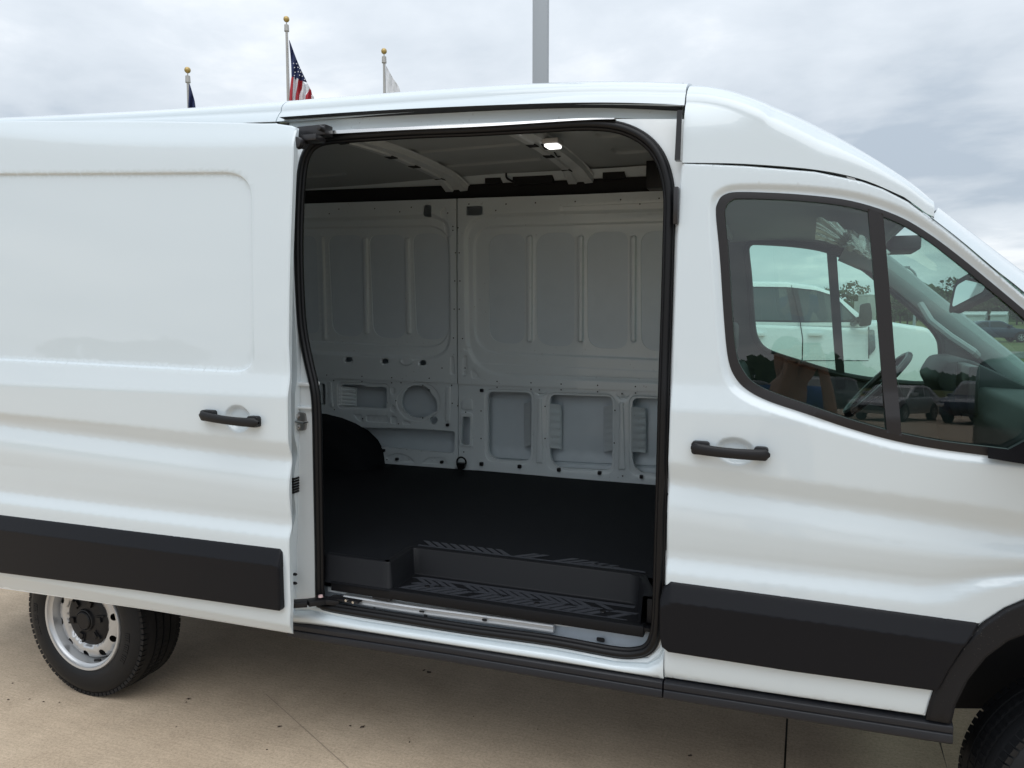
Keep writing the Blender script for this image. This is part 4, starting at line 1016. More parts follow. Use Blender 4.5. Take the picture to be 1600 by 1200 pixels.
# near side inner door and cab floor so that the cab is closed
panel('near_door_trim', [(-.40, .75), (.34, .75), (.36, 1.0), (1.0, 1.05), (1.0, 1.25), (.6, 1.27), (.1, 1.31), (-.2, 1.38), (-.40, 1.42)], lambda X, Z: skin(X, Z)+.09, CABD, van, gx=.3, gz=.2, edge=0)
panel('cab_floor', [(-.3, .1), (.34, .1), (.34, 1.9), (-.3, 1.9)], lambda X, Y: .66+0*np.asarray(X, float), CABD, van, gx=.5, gz=.5, edge=0, axis='Z')
panel('floor_pan', [(-2.5, .1), (.32, .1), (.32, 1.92), (-2.5, 1.92)], lambda X, Y: .58+0*np.asarray(X, float), VOID, van, gx=.8, gz=.8, edge=0, axis='Z')
mb = MB()
for y_ in (.45, 1.45): mb = MB(); mb.box((XREAR+.1, y_, .45), (1.4, y_+.09, .58)); mb.build('chassis_rail', BLACK, van)
mb = MB(); mb.tube([(-3.04, .25, .36), (-3.04, 1.8, .36)], .05, 10); mb.tube([(.83, .25, .36), (.83, 1.8, .36)], .04, 10); mb.tube([(-3.9, 1.2, .38), (-1.2, 1.2, .36), (.3, 1.1, .36)], .035, 8); mb.build('axle', BLACK, van)

# ================================================================== FRONT FENDER, ARCH, NOSE
ACX, ACZ, AR = .786, .595, .418
arc = lambda r, a0, a1, n=24, cz_=ACZ: [(ACX+r*math.cos(a), cz_+r*math.sin(a)) for a in np.linspace(math.radians(a0), math.radians(a1), n)]
dfx = sk(1735, 700)[0]
fo_ = [(dfx+.006, sk(1700, 904)[1]+.03), (dfx+.006, 1.42), (dfx+.25, 1.34), (1.30, 1.24), (1.55, 1.12), (1.72, .98), (1.74, .62), (1.30, .55)]+arc(AR-.03, 8, 98)
panel('front_fender', fo_, skin_s, PAINT, van, gx=.08, gz=.02, edge=.03, rnd=.005)
oa = skl([(1446, 1124), (1452, 1098), (1461, 1075), (1480, 1040), (1505, 1004), (1537, 972), (1570, 950), (1606, 935)])
ia = skl([(1485, 1131), (1493, 1100), (1512, 1062), (1540, 1027), (1575, 1001), (1606, 989)])
endang = math.degrees(math.atan2(oa[-1][1]-ACZ, oa[-1][0]-ACX))
oa += arc(AR+.003, endang-8, -8, 16); rin = math.hypot(ia[-1][0]-ACX, ia[-1][1]-ACZ)
ia += arc(rin, endang-8, -8, 16)
panel('wheel_arch_trim', oa+ia[::-1], lambda X, Z: skin(X, Z)-.012, mat('arch_plastic', (.0068, .0072, .0095), .5, 0, 0, .3, bump=(700, .2, .0008), speck=(240, .68, (.08, .078, .07))), van, gx=.04, gz=.02, edge=.06, rnd=.010)
# wheel housing liners
def liner(cx_, cz_, r_, a0, a1):
    mb_ = MB(); G_ = []
    for a in np.linspace(math.radians(a0), math.radians(a1), 20): G_.append([(cx_+r_*math.cos(a), y_, cz_+r_*math.sin(a)) for y_ in (.03, .2, .42)])
    mb_.grid(G_); n_ = len(mb_.V); mb_.add([g[2] for g in G_], [tuple(range(len(G_)))]); mb_.build('wheel_housing', VOID, van, smooth=True)
liner(ACX+.05, .56, .44, 0, 200); liner(-3.02, .56, .44, 0, 180)
G = []
for i in range(9):
    t = i/8; x_ = 1.06+t*.75; z_ = 1.28-.20*t-.16*t**3; row = []
    for j in range(15):
        s_ = j/14*2-1; row.append((x_+.12*(1-s_*s_)*(1+.3*t), VW/2+s_*(VW/2-.10-.06*t), z_+.05*(1-s_**4)))
    G.append(row)
mb = MB(); mb.grid(G); mb.build('bonnet', PAINT, van, smooth=True, sharp=60)
mb = MB(); mb.prism([(1.70, .32), (1.90, .36), (1.96, .6), (1.94, .85), (1.86, .98), (1.70, .98)], .06, VW-.06, 'Y'); mb.build('front_bumper', CLAD, van, bevel=.04)
for y_ in (.08, VW-.42):
    mb = MB(); mb.box((1.66, y_, .99), (1.86, y_+.34, 1.14)); mb.build('headlight', mat('lamp_glass', (.5, .52, .54), .1, .3, .8), van, bevel=.03)
# exterior mirror: sail, arm and housing (mostly outside the frame)
mb = MB()
p = [on_f(a, b, skin, -.004) for a, b in ((1545, 700), (1575, 704), (1602, 690), (1660, 640), (1700, 640), (1700, 712), (1600, 722), (1545, 713))]
mb.add([(q.x, q.y-.01, q.z) for q in p]+[(q.x, q.y+.03, q.z) for q in p], [tuple(range(8)), tuple(range(8, 16))]+[(i, (i+1) % 8, (i+1) % 8+8, i+8) for i in range(8)])
mb.tube([(p[3].x-.05, .0, p[3].z-.06), (p[3].x+.02, -.08, p[3].z-.05), (.64, -.17, 1.40)], .03, 10)
mb.build('door_mirror', CLAD, van, bevel=.004)
Mh = Matrix.Translation((.56, -.27, 0))@Matrix.Rotation(math.atan2(.30, .12), 4, 'Z')
mb = MB(); lp_ = rq([(-.17, 1.30), (.17, 1.30), (.16, 1.64), (-.16, 1.62)], .05, 5); k = len(lp_)
mb.add([tuple(Mh@Vector((a, -.02 if q else -.12, b))) for q in (0, 1) for a, b in lp_], [tuple(range(k)), tuple(range(k, 2*k))]+[(i_, (i_+1) % k, (i_+1) % k+k, i_+k) for i_ in range(k)]); mh = mb.build('mirror_housing', CLAD, van, bevel=.02)
mb = MB(); mb.add([tuple(Mh@Vector((a*.9, -.018, 1.47+(b-1.47)*.9))) for a, b in lp_], [tuple(range(k))]); mb.build('mirror_face', mat('mirror_tinted', (.22, .25, .27), .05, 1), mh)

# ================================================================== WHEELS
WR = .355
def wheel(X, near=True):
    r = bpy.data.objects.new('wheel', None); COL.objects.link(r); r.parent = van
    Yo = .028 if near else VW-.028
    r.location = (X, Yo, WR); r.rotation_euler = (0, 0, 0 if near else math.pi)
    if not wheel.cache:
        mb_ = MB()
        n = 96; prof = [(.222, .012), (.232, .002), (.262, -.006), (.300, -.004), (.325, .006), (.340, .022), (.348, .036), (.352, .048)]
        # tread with circumferential grooves
        for g in (.085, .125, .165):
            prof += [(.354, g-.012), (.354, g-.004), (.345, g-.003), (.345, g+.003), (.354, g+.004)]
        prof += [(.352, .205), (.345, .222), (.325, .238), (.262, .245), (.222, .235)]
        mb_.lathe(prof, n, 'Y', mi=0)
        m_ = len(prof)
        t_me = mb_.build('tyre', TYRE, None, smooth=True, sharp=40)
        # shoulder lugs
        mb2 = MB()
        for k in range(84):
            a = 2*math.pi*k/84; R_ = Matrix.Rotation(a, 4, 'Y')
            mb2.box((-.0105, .014, .335), (.0095, .062, .3515), M=R_@Matrix.Rotation(.0, 4, 'Z'))
            mb2.box((-.010, .20, .331), (.010, .226, .3525), M=R_)
            mb2.box((-.009, .092, .349), (.007, .118, .356), M=R_); mb2.box((-.009, .132, .349), (.007, .158, .356), M=R_)
        lug = mb2.build('tread_lugs', TYRE, None); lug['kind'] = 'stuff'
        mb3 = MB()
        for k in range(30):
            a = math.radians(250+k*2.2 if k < 15 else 60+k*2.2); R_ = Matrix.Rotation(a, 4, 'Y')
            if k % 5 != 4: mb3.box((-.004, -.0072, .268), (.004, -.004, .292), M=R_)
        side = mb3.build('sidewall_marks', TYRE, None); side['kind'] = 'stuff'
        # rim barrel and disc
        mb4 = MB(); mb4.lathe([(.226, .016), (.229, .004), (.224, -.003), (.214, -.001), (.211, .010), (.200, .016), (.196, .05), (.192, .075), (.190, .20), (.215, .235)], 64, 'Y'); rim = mb4.build('rim', RIM, None, smooth=True, sharp=50)
        def dh(x_, z_):
            rr = np.hypot(x_, z_); return np.interp(rr, [0, .10, .122, .128, .150, .175, .188, .193], [.050, .050, .046, .030, .026, .034, .052, .075])
        hl = [[(.166*math.cos(a)+.0165*math.cos(q), .166*math.sin(a)+.0165*math.sin(q)) for q in np.linspace(0, 2*math.pi, 15)[:-1]] for a in np.linspace(.2, .2+2*math.pi, 11)[:-1]]
        disc = panel('rim_disc', circ(0, 0, .192, .192, 48), dh, RIM, None, holes=hl, gx=.012, gz=.012, edge=0, hedge=.02, step=.006)
        mb5 = MB(); mb5.lathe([(.0001, .006), (.036, .006), (.040, .010), (.041, .020), (.044, .012), (.048, .014), (.052, .024), (.09, .028), (.112, .032), (.124, .040), (.124, .05)], 48, 'Y')
        for k in range(6):
            a = 2*math.pi*k/6+.4; R_ = Matrix.Rotation(a, 4, 'Y')
            mb5.box((-.014, .016, .070), (.010, .034, .096), M=R_); mb5.box((-.020, .022, .066), (-.012, .034, .112), M=R_)
        cap = mb5.build('centre_cap', BLACK, None, smooth=True, sharp=35)
        mb6 = MB(); mb6.tube([(.07, .03, -.18), (.045, .02, -.182)], .006, 8); valve = mb6.build('valve', RUB, None)
        back = MB(); back.lathe([(.0001, .12), (.19, .12)], 32, 'Y'); bk = back.build('brake_plate', VOID, None)
        wheel.cache = [t_me, lug, side, rim, disc, cap, valve, bk]
        for o in wheel.cache: o.parent = r
    else:
        for o in wheel.cache:
            c_ = o.copy(); COL.objects.link(c_); c_.parent = r
    return r
wheel.cache = []
rwx = on_y(143, 969, .08).x
wheel(rwx); wheel(rwx, False)
fw = wheel(.865); fw.rotation_euler = (0, 0, math.radians(12)); wheel(.835, False)

# ================================================================== GROUND
def ground_mat():
    m = bpy.data.materials.new('concrete'); m.use_nodes = True; T = m.node_tree; b = T.nodes['Principled BSDF']; b.inputs['Roughness'].default_value = .8; b.inputs['Specular IOR Level'].default_value = .3
    g = T.nodes.new('ShaderNodeNewGeometry')
    def nz(sc, det, rough=.55, kind='ShaderNodeTexNoise'):
        n = T.nodes.new(kind); n.inputs['Scale'].default_value = sc
        if kind == 'ShaderNodeTexNoise': n.inputs['Detail'].default_value = det; n.inputs['Roughness'].default_value = rough
        T.links.new(g.outputs['Position'], n.inputs['Vector']); return n
    def ramp(src, stops):
        r = T.nodes.new('ShaderNodeValToRGB'); T.links.new(src, r.inputs[0]); el_ = r.color_ramp.elements
        el_[0].position, el_[0].color = stops[0][0], (*stops[0][1], 1); el_[1].position, el_[1].color = stops[-1][0], (*stops[-1][1], 1)
        for p_, c_ in stops[1:-1]: q = el_.new(p_); q.color = (*c_, 1)
        return r
    def mul(a, b_, f=1.0):
        x_ = T.nodes.new('ShaderNodeMix'); x_.data_type = 'RGBA'; x_.blend_type = 'MULTIPLY'; x_.inputs[0].default_value = f
        T.links.new(a, x_.inputs[6]); T.links.new(b_, x_.inputs[7]); return x_.outputs[2]
    base = ramp(nz(.7, 7, .6).outputs['Fac'], [(.3, (.48, .375, .27)), (.5, (.54, .43, .315)), (.7, (.59, .475, .352))])
    med = ramp(nz(6, 8, .65).outputs['Fac'], [(.3, (.86, .85, .84)), (.7, (1.06, 1.06, 1.06))])
    fine = ramp(nz(90, 4, .75).outputs['Fac'], [(.3, (.74, .73, .72)), (.5, (1, 1, 1)), (.72, (1.2, 1.2, 1.2))])
    grit = ramp(nz(420, 2, .6).outputs['Fac'], [(.33, (.6, .58, .56)), (.42, (1, 1, 1)), (.7, (1.05, 1.05, 1.05))])
    c = mul(mul(mul(base.outputs[0], med.outputs[0]), fine.outputs[0]), grit.outputs[0])
    # brushed marks along one direction
    mp = T.nodes.new('ShaderNodeMapping'); mp.inputs['Scale'].default_value = (4, 60, 1); mp.inputs['Rotation'].default_value = (0, 0, .3); T.links.new(g.outputs['Position'], mp.inputs[0])
    bn = T.nodes.new('ShaderNodeTexNoise'); bn.inputs['Scale'].default_value = 1.5; bn.inputs['Detail'].default_value = 5; T.links.new(mp.outputs[0], bn.inputs['Vector'])
    br = ramp(bn.outputs['Fac'], [(.35, (.94, .94, .94)), (.65, (1.03, 1.03, 1.03))]); c = mul(c, br.outputs[0])
    st = ramp(nz(1.6, 5, .7).outputs['Fac'], [(.33, (.93, .92, .91)), (.45, (1, 1, 1)), (.8, (1.03, 1.03, 1.03))]); c = mul(c, st.outputs[0])
    sp = ramp(nz(22, 2, .5).outputs['Fac'], [(.20, (.6, .56, .52)), (.24, (1, 1, 1)), (.8, (1, 1, 1))]); c = mul(c, sp.outputs[0])
    T.links.new(c, b.inputs['Base Color'])
    bp = T.nodes.new('ShaderNodeBump'); bp.inputs['Strength'].default_value = .35; bp.inputs['Distance'].default_value = .003; T.links.new(nz(160, 5, .7).outputs['Fac'], bp.inputs['Height']); T.links.new(bp.outputs[0], b.inputs['Normal'])
    return m
CONC = ground_mat()
GRASSM = mat('grass_field', (.085, .115, .035), .9, 0, 0, .2, var=(.35, 1, (.15, .15, .055)), bump=(30, .6, .05))
ROADM = mat('road_asphalt', (.16, .15, .14), .85, var=(2, .6, (.12, .115, .11)), bump=(200, .3, .003))
# slabs of the forecourt, split at the visible joint
jx = on_z(1228, 1160, 0).x
def sheet(name, lo, hi, z, m):
    mb_ = MB(); mb_.add([(lo[0], lo[1], z), (hi[0], lo[1], z), (hi[0], hi[1], z), (lo[0], hi[1], z)], [(0, 1, 2, 3)]); o = mb_.build(name, m); o['kind'] = 'structure'; return o
sheet('ground', (-900, -900), (900, 900), -.16, GRASSM)
mb = MB()
for xa, xb in ((jx-24, jx-.004), (jx+.004, jx+24)):
    for ya, yb in ((-90, -3.204), (-3.196, 6.0), (6.008, 17)): mb.box((xa, ya, -.15), (xb, yb, 0))
o = mb.build('pavement', CONC); o['kind'] = 'structure'
sheet('joint_filler', (jx-24, -90), (jx+24, 17), -.012, mat('joint_dark', (.03, .028, .025), .9))
# a faint sawn groove across the near slab
a, b = on_z(415, 1085, 0), on_z(560, 1215, 0); d = (b-a).normalized(); n_ = Vector((-d.y, d.x, 0))*.0016; b = b+d*1.5
mb = MB(); mb.add([a+n_+Vector((0, 0, .003)), a-n_+Vector((0, 0, .003)), b-n_+Vector((0, 0, .003)), b+n_+Vector((0, 0, .003))], [(0, 1, 2, 3)]); o = mb.build('surface_crack', mat('crack', (.30, .24, .185), .9)); o['kind'] = 'structure'
sheet('road', (-300, 36), (300, 43), -.15, ROADM)
sheet('access_road', (9, 17), (14, 36), -.148, ROADM)
# fallen leaf scraps
LEAF = mat('dead_leaf', (.06, .04, .028), .8)
def leafm(seed):
    r_ = np.random.RandomState(seed); n = 9; V = [(0, 0, .006)]
    for k in range(n):
        a = 2*math.pi*k/n; q = r_.uniform(.55, 1.1); V.append((q*math.cos(a), q*.6*math.sin(a), r_.uniform(0, .5)*.012))
    me = bpy.data.meshes.new('leaf'); me.from_pydata([(x_*.012, y_*.012, z_) for x_, y_, z_ in V], [], [(0, k+1, (k+1) % n+1) for k in range(n)]); me.materials.append(LEAF); return me
LM = [leafm(s) for s in range(4)]
leafs = [(13, 1094, .9), (46, 1093, .9), (68, 1097, .8), (93, 1098, .8), (295, 1093, 1.3), (291, 1098, .9), (437, 1136, 1.2), (547, 1135, 1.1), (567, 1137, 1.5), (670, 1052, 2.2), (663, 1048, 1.2), (1078, 1182, 1.5), (276, 1136, .6), (417, 1172, .7), (640, 1160, .7), (840, 1140, .6), (20, 1068, .7), (740, 1120, .5)]
LEAFL = ['leaf scrap left of the rear tyre, leftmost of the row on the ground', 'second leaf scrap from the left edge below the rear wheel', 'leaf scrap right beside its twin below the rear tyre rim', 'right end of the row of leaf scraps under the rear tyre',
 'upper of two touching leaf scraps right of the rear tyre', 'lower of two touching leaf scraps right of the rear tyre', 'leaf scrap beside the faint groove in the concrete', 'left one of a pair of leaf scraps below the open doorway', 'larger right one of the pair of leaf scraps below the doorway',
 'largest dark leaf scrap, in the shade below the door sill', 'tiny leaf bit touching the largest scrap below the sill', 'leaf scrap left of the dark slab joint at the bottom edge', 'tiny leaf scrap between the rear tyre and the groove', 'small leaf bit low down by the groove near the bottom edge',
 'small leaf bit right of the groove, below the pair', 'lone leaf scrap in front of the middle of the side step', 'leaf scrap closest to the rear tyre on its left side', 'small leaf scrap in shade under the side step centre']
for i, (a, b, s_) in enumerate(leafs):
    p = on_z(a, b, 0); o = bpy.data.objects.new('leaf_scrap', LM[i % 4]); COL.objects.link(o); o.location = (p.x, p.y, .001); o.scale = (s_*.75,)*3; o.rotation_euler = (0, 0, i*1.7)
    o['label'] = LEAFL[i]; o['category'] = 'leaf'; o['group'] = 'leaf scraps on the concrete'

# ================================================================== FLAG POLES AND LIGHT POLE
def pole_at(px, py, D):
    """place on the ground under pixel px,py at horizontal depth D along the view; returns top point"""
    d = ray(px, py); t = D/math.hypot(d.x, d.y); return CAM+d*t
NAVY = mat('flag_navy', (.022, .034, .11), .8, var=(3, .4, (.016, .026, .085))); RED = mat('flag_red', (.42, .03, .045), .8); WHT = mat('flag_white', (.72, .74, .78), .8)
poles = []
def flagpole(px, py, D, label, y_bot):
    top = pole_at(px, py, D); base = Vector((top.x, top.y, -.15)); t = thing('flagpole', label, 'flagpole', base, group='flagpoles behind the van')
    h = top.z+.15; s_ = D/1200
    mb_ = MB(); mb_.tube([(0, 0, 0), (0, 0, h*.5), (0, 0, h-15*s_)], [4.2*s_, 3.2*s_, 1.9*s_], 12); mb_.build('pole', ALU, t, smooth=True)
    mb_ = MB(); mb_.lathe([(.001, h-17*s_), (3.6*s_, h-17*s_), (3.2*s_, h-8*s_), (.8*s_, h-7.5*s_), (.8*s_, h-4*s_)], 14, 'Z'); mb_.build('truck_cap', ALU, t, smooth=True, sharp=40)
    mb_ = MB(); n = 12; mb_.lathe([(max(.001, 4.3*s_*math.sin(math.pi*k/n)), h-4.3*s_*math.cos(math.pi*k/n)) for k in range(n+1)], 18, 'Z'); mb_.build('gold_ball', GOLD, t, smooth=True, sharp=80)
    mb_ = MB(); mb_.tube([(2.6*s_, -.02, h-16*s_), (2.9*s_, -.03, h*.5), (2.6*s_, -.02, 1.2)], .3*s_, 5); mb_.build('halyard', WHT, t)
    return t, top, s_
def cloth(name, quad_px, D, m, parent_label, cat_, n=10, fold=.05, parent=None, y_off=0.0, k_=1):
    """drape of cloth between two pixel polylines at distance D with soft folds"""
    A = resample(cat(quad_px[0], 4), 3, False); B = resample(cat(quad_px[1], 4), 3, False)
    s_ = np.linspace(0, 1, 24); A = np.stack([np.interp(s_*(len(A)-1), range(len(A)), A[:, c]) for c in (0, 1)], 1); B = np.stack([np.interp(s_*(len(B)-1), range(len(B)), B[:, c]) for c in (0, 1)], 1)
    G = []
    for i, (a, b) in enumerate(zip(A, B)):
        row = []
        for j in range(n+1):
            t = j/n; q = a+(b-a)*t; row.append(pole_at(q[0], q[1], D+y_off+fold*math.sin(q[0]*.75+q[1]*.06)*min(1, 2*t+.2)))
        G.append(row)
    mb_ = MB(); mb_.grid(G); return mb_.build(name, m, parent, smooth=True, sharp=80)
D1, D2, D3 = 30, 27, 29
t1, top1, s1 = flagpole(293, 109.5, D1, 'shortest flagpole, left of the three, with gold ball and navy flag', 175)
t2, top2, s2_ = flagpole(447.5, 30, D2, 'tallest aluminium flagpole with gold ball flying the stars and stripes', 160)
t3, top3, s3_ = flagpole(600, 80, D3, 'right-hand flagpole with gold ball and limp white flag', 150)
f1_ = cloth('navy_flag', ([(295.5, 130), (295, 150), (294, 172), (294, 260)], [(296.5, 131), (301.5, 148), (306, 171), (312, 260)]), D1-.1, NAVY, '', '', fold=.12)
f1_['label'] = 'limp navy blue flag on the left flagpole'; f1_['category'] = 'flag'
f3_ = cloth('white_flag', ([(603, 103), (603, 125), (603.5, 148), (604, 230)], [(604, 104), (615, 124), (626, 145), (640, 230)]), D3-.1, WHT, '', '', fold=.06)
f3_['label'] = 'limp white flag on the right flagpole'; f3_['category'] = 'flag'
fu = thing('american_flag', 'stars and stripes hanging in folds from the tallest flagpole', 'flag', (0, 0, 0))
# canton, then stripes running down the folds
cloth('canton', ([(451.5, 62), (454.5, 95), (455.5, 122)], [(452.5, 63), (466, 99), (480, 129)]), D2-.12, NAVY, '', '', fold=.10, parent=fu)
def stripe(c0, c1, m):
    cloth('stripe', (c0, c1), D2-.13, m, '', '', fold=.10, parent=fu)
stripe([(455.3, 120.5), (453.5, 135), (452, 158), (450, 230)], [(459, 120), (457.7, 138), (457.3, 158), (458, 230)], RED)
stripe([(459, 120), (457.7, 138), (457.3, 158), (458, 230)], [(466, 123), (464, 138), (461.5, 158), (464, 230)], WHT)
stripe([(466, 122.5), (464, 138), (461.5, 158), (464, 230)], [(472.5, 126), (471, 140), (467.5, 158), (472, 230)], RED)
stripe([(472.5, 126), (471, 140), (467.5, 158), (472, 230)], [(477.5, 132), (478.5, 145), (477, 157), (482, 230)], WHT)
stripe([(484.2, 138), (480, 146), (477, 157), (482, 230)], [(486.2, 141), (487.5, 148), (486.5, 156), (494, 230)], RED)
stripe([(477.3, 132), (477.8, 138), (478.5, 146)], [(480.3, 130), (484, 137), (484.3, 139)], WHT)
stripe([(486.5, 145), (487.5, 150), (486.5, 156), (494, 230)], [(488.5, 149), (490, 153), (491.5, 156.5), (505, 230)], WHT)
for a, b in ((458.5, 99), (463.5, 99.5), (460, 105.5), (465.5, 105), (468.5, 107), (461, 113), (466, 112), (470, 112.5), (460, 118), (468, 117.5), (472.5, 119), (476, 124)):
    p = pole_at(a, b, D2-.30); mb_ = MB(); r0, r1 = .026, .011
    V = []
    for k in range(10):
        q = math.pi/2+math.pi*k/5; r_ = r0 if k % 2 == 0 else r1; V.append((p.x+r_*math.cos(q)*math.cos(YAW), p.y+r_*math.cos(q)*math.sin(YAW), p.z+r_*math.sin(q)))
    mb_.add(V, [tuple(range(10))]); mb_.build('star', WHT, fu)
lt = pole_at(845, 60, 8.9); t = thing('lamp_post', 'grey square steel lamp post rising behind the van roof out of the frame', 'lamp post', (lt.x, lt.y, 0))
mb = MB(); mb.box((-.084, -.084, .6), (.084, .084, 9.0), M=Matrix.Rotation(YAW-.15, 4, 'Z')); mb.build('pole', GALV, t, bevel=.008)
mb = MB(); mb.lathe([(.001, 0), (.3, 0), (.3, .58), (.28, .62), (.001, .62)], 24, 'Z'); mb.build('concrete_base', CONC, t, smooth=True, sharp=40)
mb = MB(); mb.tube([(0, 0, 8.9), (.0, -.6, 9.1)], .04, 8); mb.box((-.18, -1.2, 9.05), (.18, -.5, 9.18)); mb.build('lamp_head', GALV, t)

# ================================================================== VEHICLES BEYOND
CARP = {'white': mat('pickup_white', (.74, .76, .77), .35, 0, .9), 'silver': mat('car_silver', (.38, .39, .40), .35, .4, .8), 'black': mat('car_black', (.012, .013, .015), .35, 0, .9),
        'grey': mat('car_grey', (.09, .095, .10), .35, .2, .8), 'blue': mat('car_blue', (.02, .035, .07), .35, .2, .8), 'red': mat('car_red', (.22, .02, .02), .35, 0, .8)}
CHROME = mat('chrome', (.6, .6, .6), .12, 1); LAMPR = MATS['tail_lamp_red']; LAMPW = MATS['lamp_glass']
def car_wheel(r, w_, parent, loc, side):
    mb_ = MB(); mb_.lathe([(.001, 0), (r*.60, 0), (r*.63, -.012), (r*.92, -.012), (r, .015), (r, w_), (r*.6, w_)], 28, 'Y'); t_ = mb_.build('tyre', TYRE, parent, smooth=True, sharp=40); t_.location = loc
    if side < 0: t_.rotation_euler = (0, 0, math.pi)
    mb_ = MB(); mb_.lathe([(.001, -.012), (r*.15, -.014), (r*.2, 0), (r*.52, .012), (r*.60, -.016), (r*.63, -.012)], 28, 'Y')
    for k in range(6): mb_.box((-r*.05, -.012, r*.12), (r*.05, .01, r*.56), M=Matrix.Rotation(k*math.pi/3, 4, 'Y'))
    mb_.build('rim', RIM, t_, smooth=True, sharp=40)
def vehicle(label, category, name, loc, rz, body, roof, L_, W_, m, wins, wheels, wr, group=None, extra=None, tum=.10):
    """body: side outline (x,z) up to the belt; roof: greenhouse outline; wins: list of (outline) of side windows"""
    t = thing(name, label, category, loc, rz, group)
    n = len(body)
    bm_ = MB(); bmv = []
    def sidey(z_, belt): return W_/2-(.0 if z_ < belt else tum*(z_-belt)/.5)-.035*max(0, .5-z_)*2
    belt = max(z_ for x_, z_ in roof[:1]+roof[-1:])
    bl_ = resample(body, .25)
    V = [(x_, -sidey(z_, 9), z_) for x_, z_ in bl_]+[(x_, sidey(z_, 9), z_) for x_, z_ in bl_]; k = len(bl_)
    # rounded ends in plan
    V = [(x_, y_*(1-.10*max(0, (abs(x_)-L_/2+.45)/.45)**2), z_) for x_, y_, z_ in V]
    bm_.add(V, [tuple(range(k))[::-1], tuple(range(k, 2*k))]+[(i, (i+1) % k, (i+1) % k+k, i+k) for i in range(k)]); bm_.build('body', m, t, bevel=.035, sharp=50)
    rf = MB(); q = len(roof)
    def ry(z_): return W_/2-.03-tum*max(0, z_-belt)/.5
    V = [(x_, -ry(z_), z_) for x_, z_ in roof]+[(x_, ry(z_), z_) for x_, z_ in roof]
    rf.add(V, [tuple(range(q))[::-1], tuple(range(q, 2*q))]+[(i, (i+1) % q, (i+1) % q+q, i+q) for i in range(q)]); rf.build('cabin', m, t, bevel=.04, sharp=50)
    for wn in wins:
        for sg in (-1, 1):
            w2 = MB(); lp_ = rq(wn, .06, 3); V = [(x_, sg*(ry(z_)+.004), z_) for x_, z_ in lp_]+[(x_, sg*(ry(z_)-.02), z_) for x_, z_ in lp_]; kk = len(lp_)
            w2.add(V, [tuple(range(kk)), tuple(range(kk, 2*kk))]+[(i, (i+1) % kk, (i+1) % kk+kk, i+kk) for i in range(kk)]); w2.build('side_window', DGLASS, t)
    # windscreen and rear glass on the sloped faces of the greenhouse
    for (a, b) in ((roof[-1], roof[-2]), (roof[0], roof[1])):
        w2 = MB(); A_, B_ = Vector((a[0], 0, a[1])), Vector((b[0], 0, b[1])); d = (B_-A_); nrm = Vector((d.z, 0, -d.x)).normalized()
        if nrm.x*(a[0]) < 0: nrm = -nrm
        p0, p1 = A_+d*.10+nrm*.006, A_+d*.88+nrm*.006
        V = [(p0.x, -ry(a[1])+.09, p0.z), (p0.x, ry(a[1])-.09, p0.z), (p1.x, ry(b[1])-.11, p1.z), (p1.x, -ry(b[1])+.11, p1.z)]
        w2.add(V+[(x_-nrm.x*.02, y_, z_-nrm.z*.02) for x_, y_, z_ in V], [(0, 1, 2, 3), (4, 7, 6, 5), (0, 4, 5, 1), (1, 5, 6, 2), (2, 6, 7, 3), (3, 7, 4, 0)]); w2.build('windscreen' if a is roof[-1] else 'rear_window', DGLASS, t)
    for wx_ in wheels:
        for sg in (-1, 1): 
            car_wheel(wr, .22, t, (wx_, sg*(W_/2-.0), wr), -sg)
            ar = MB(); lp_ = [(wx_+(wr+.07)*math.cos(a), wr+(wr+.07)*math.sin(a)) for a in np.linspace(0, math.pi, 14)]+[(wx_-wr-.07, .22), (wx_+wr+.07, .22)]
            ar.prism(lp_, sg*(W_/2+.004), sg*(W_/2-.02), 'Y'); ar.build('wheel_arch', VOID, t)
    if extra: extra(t)
    return t
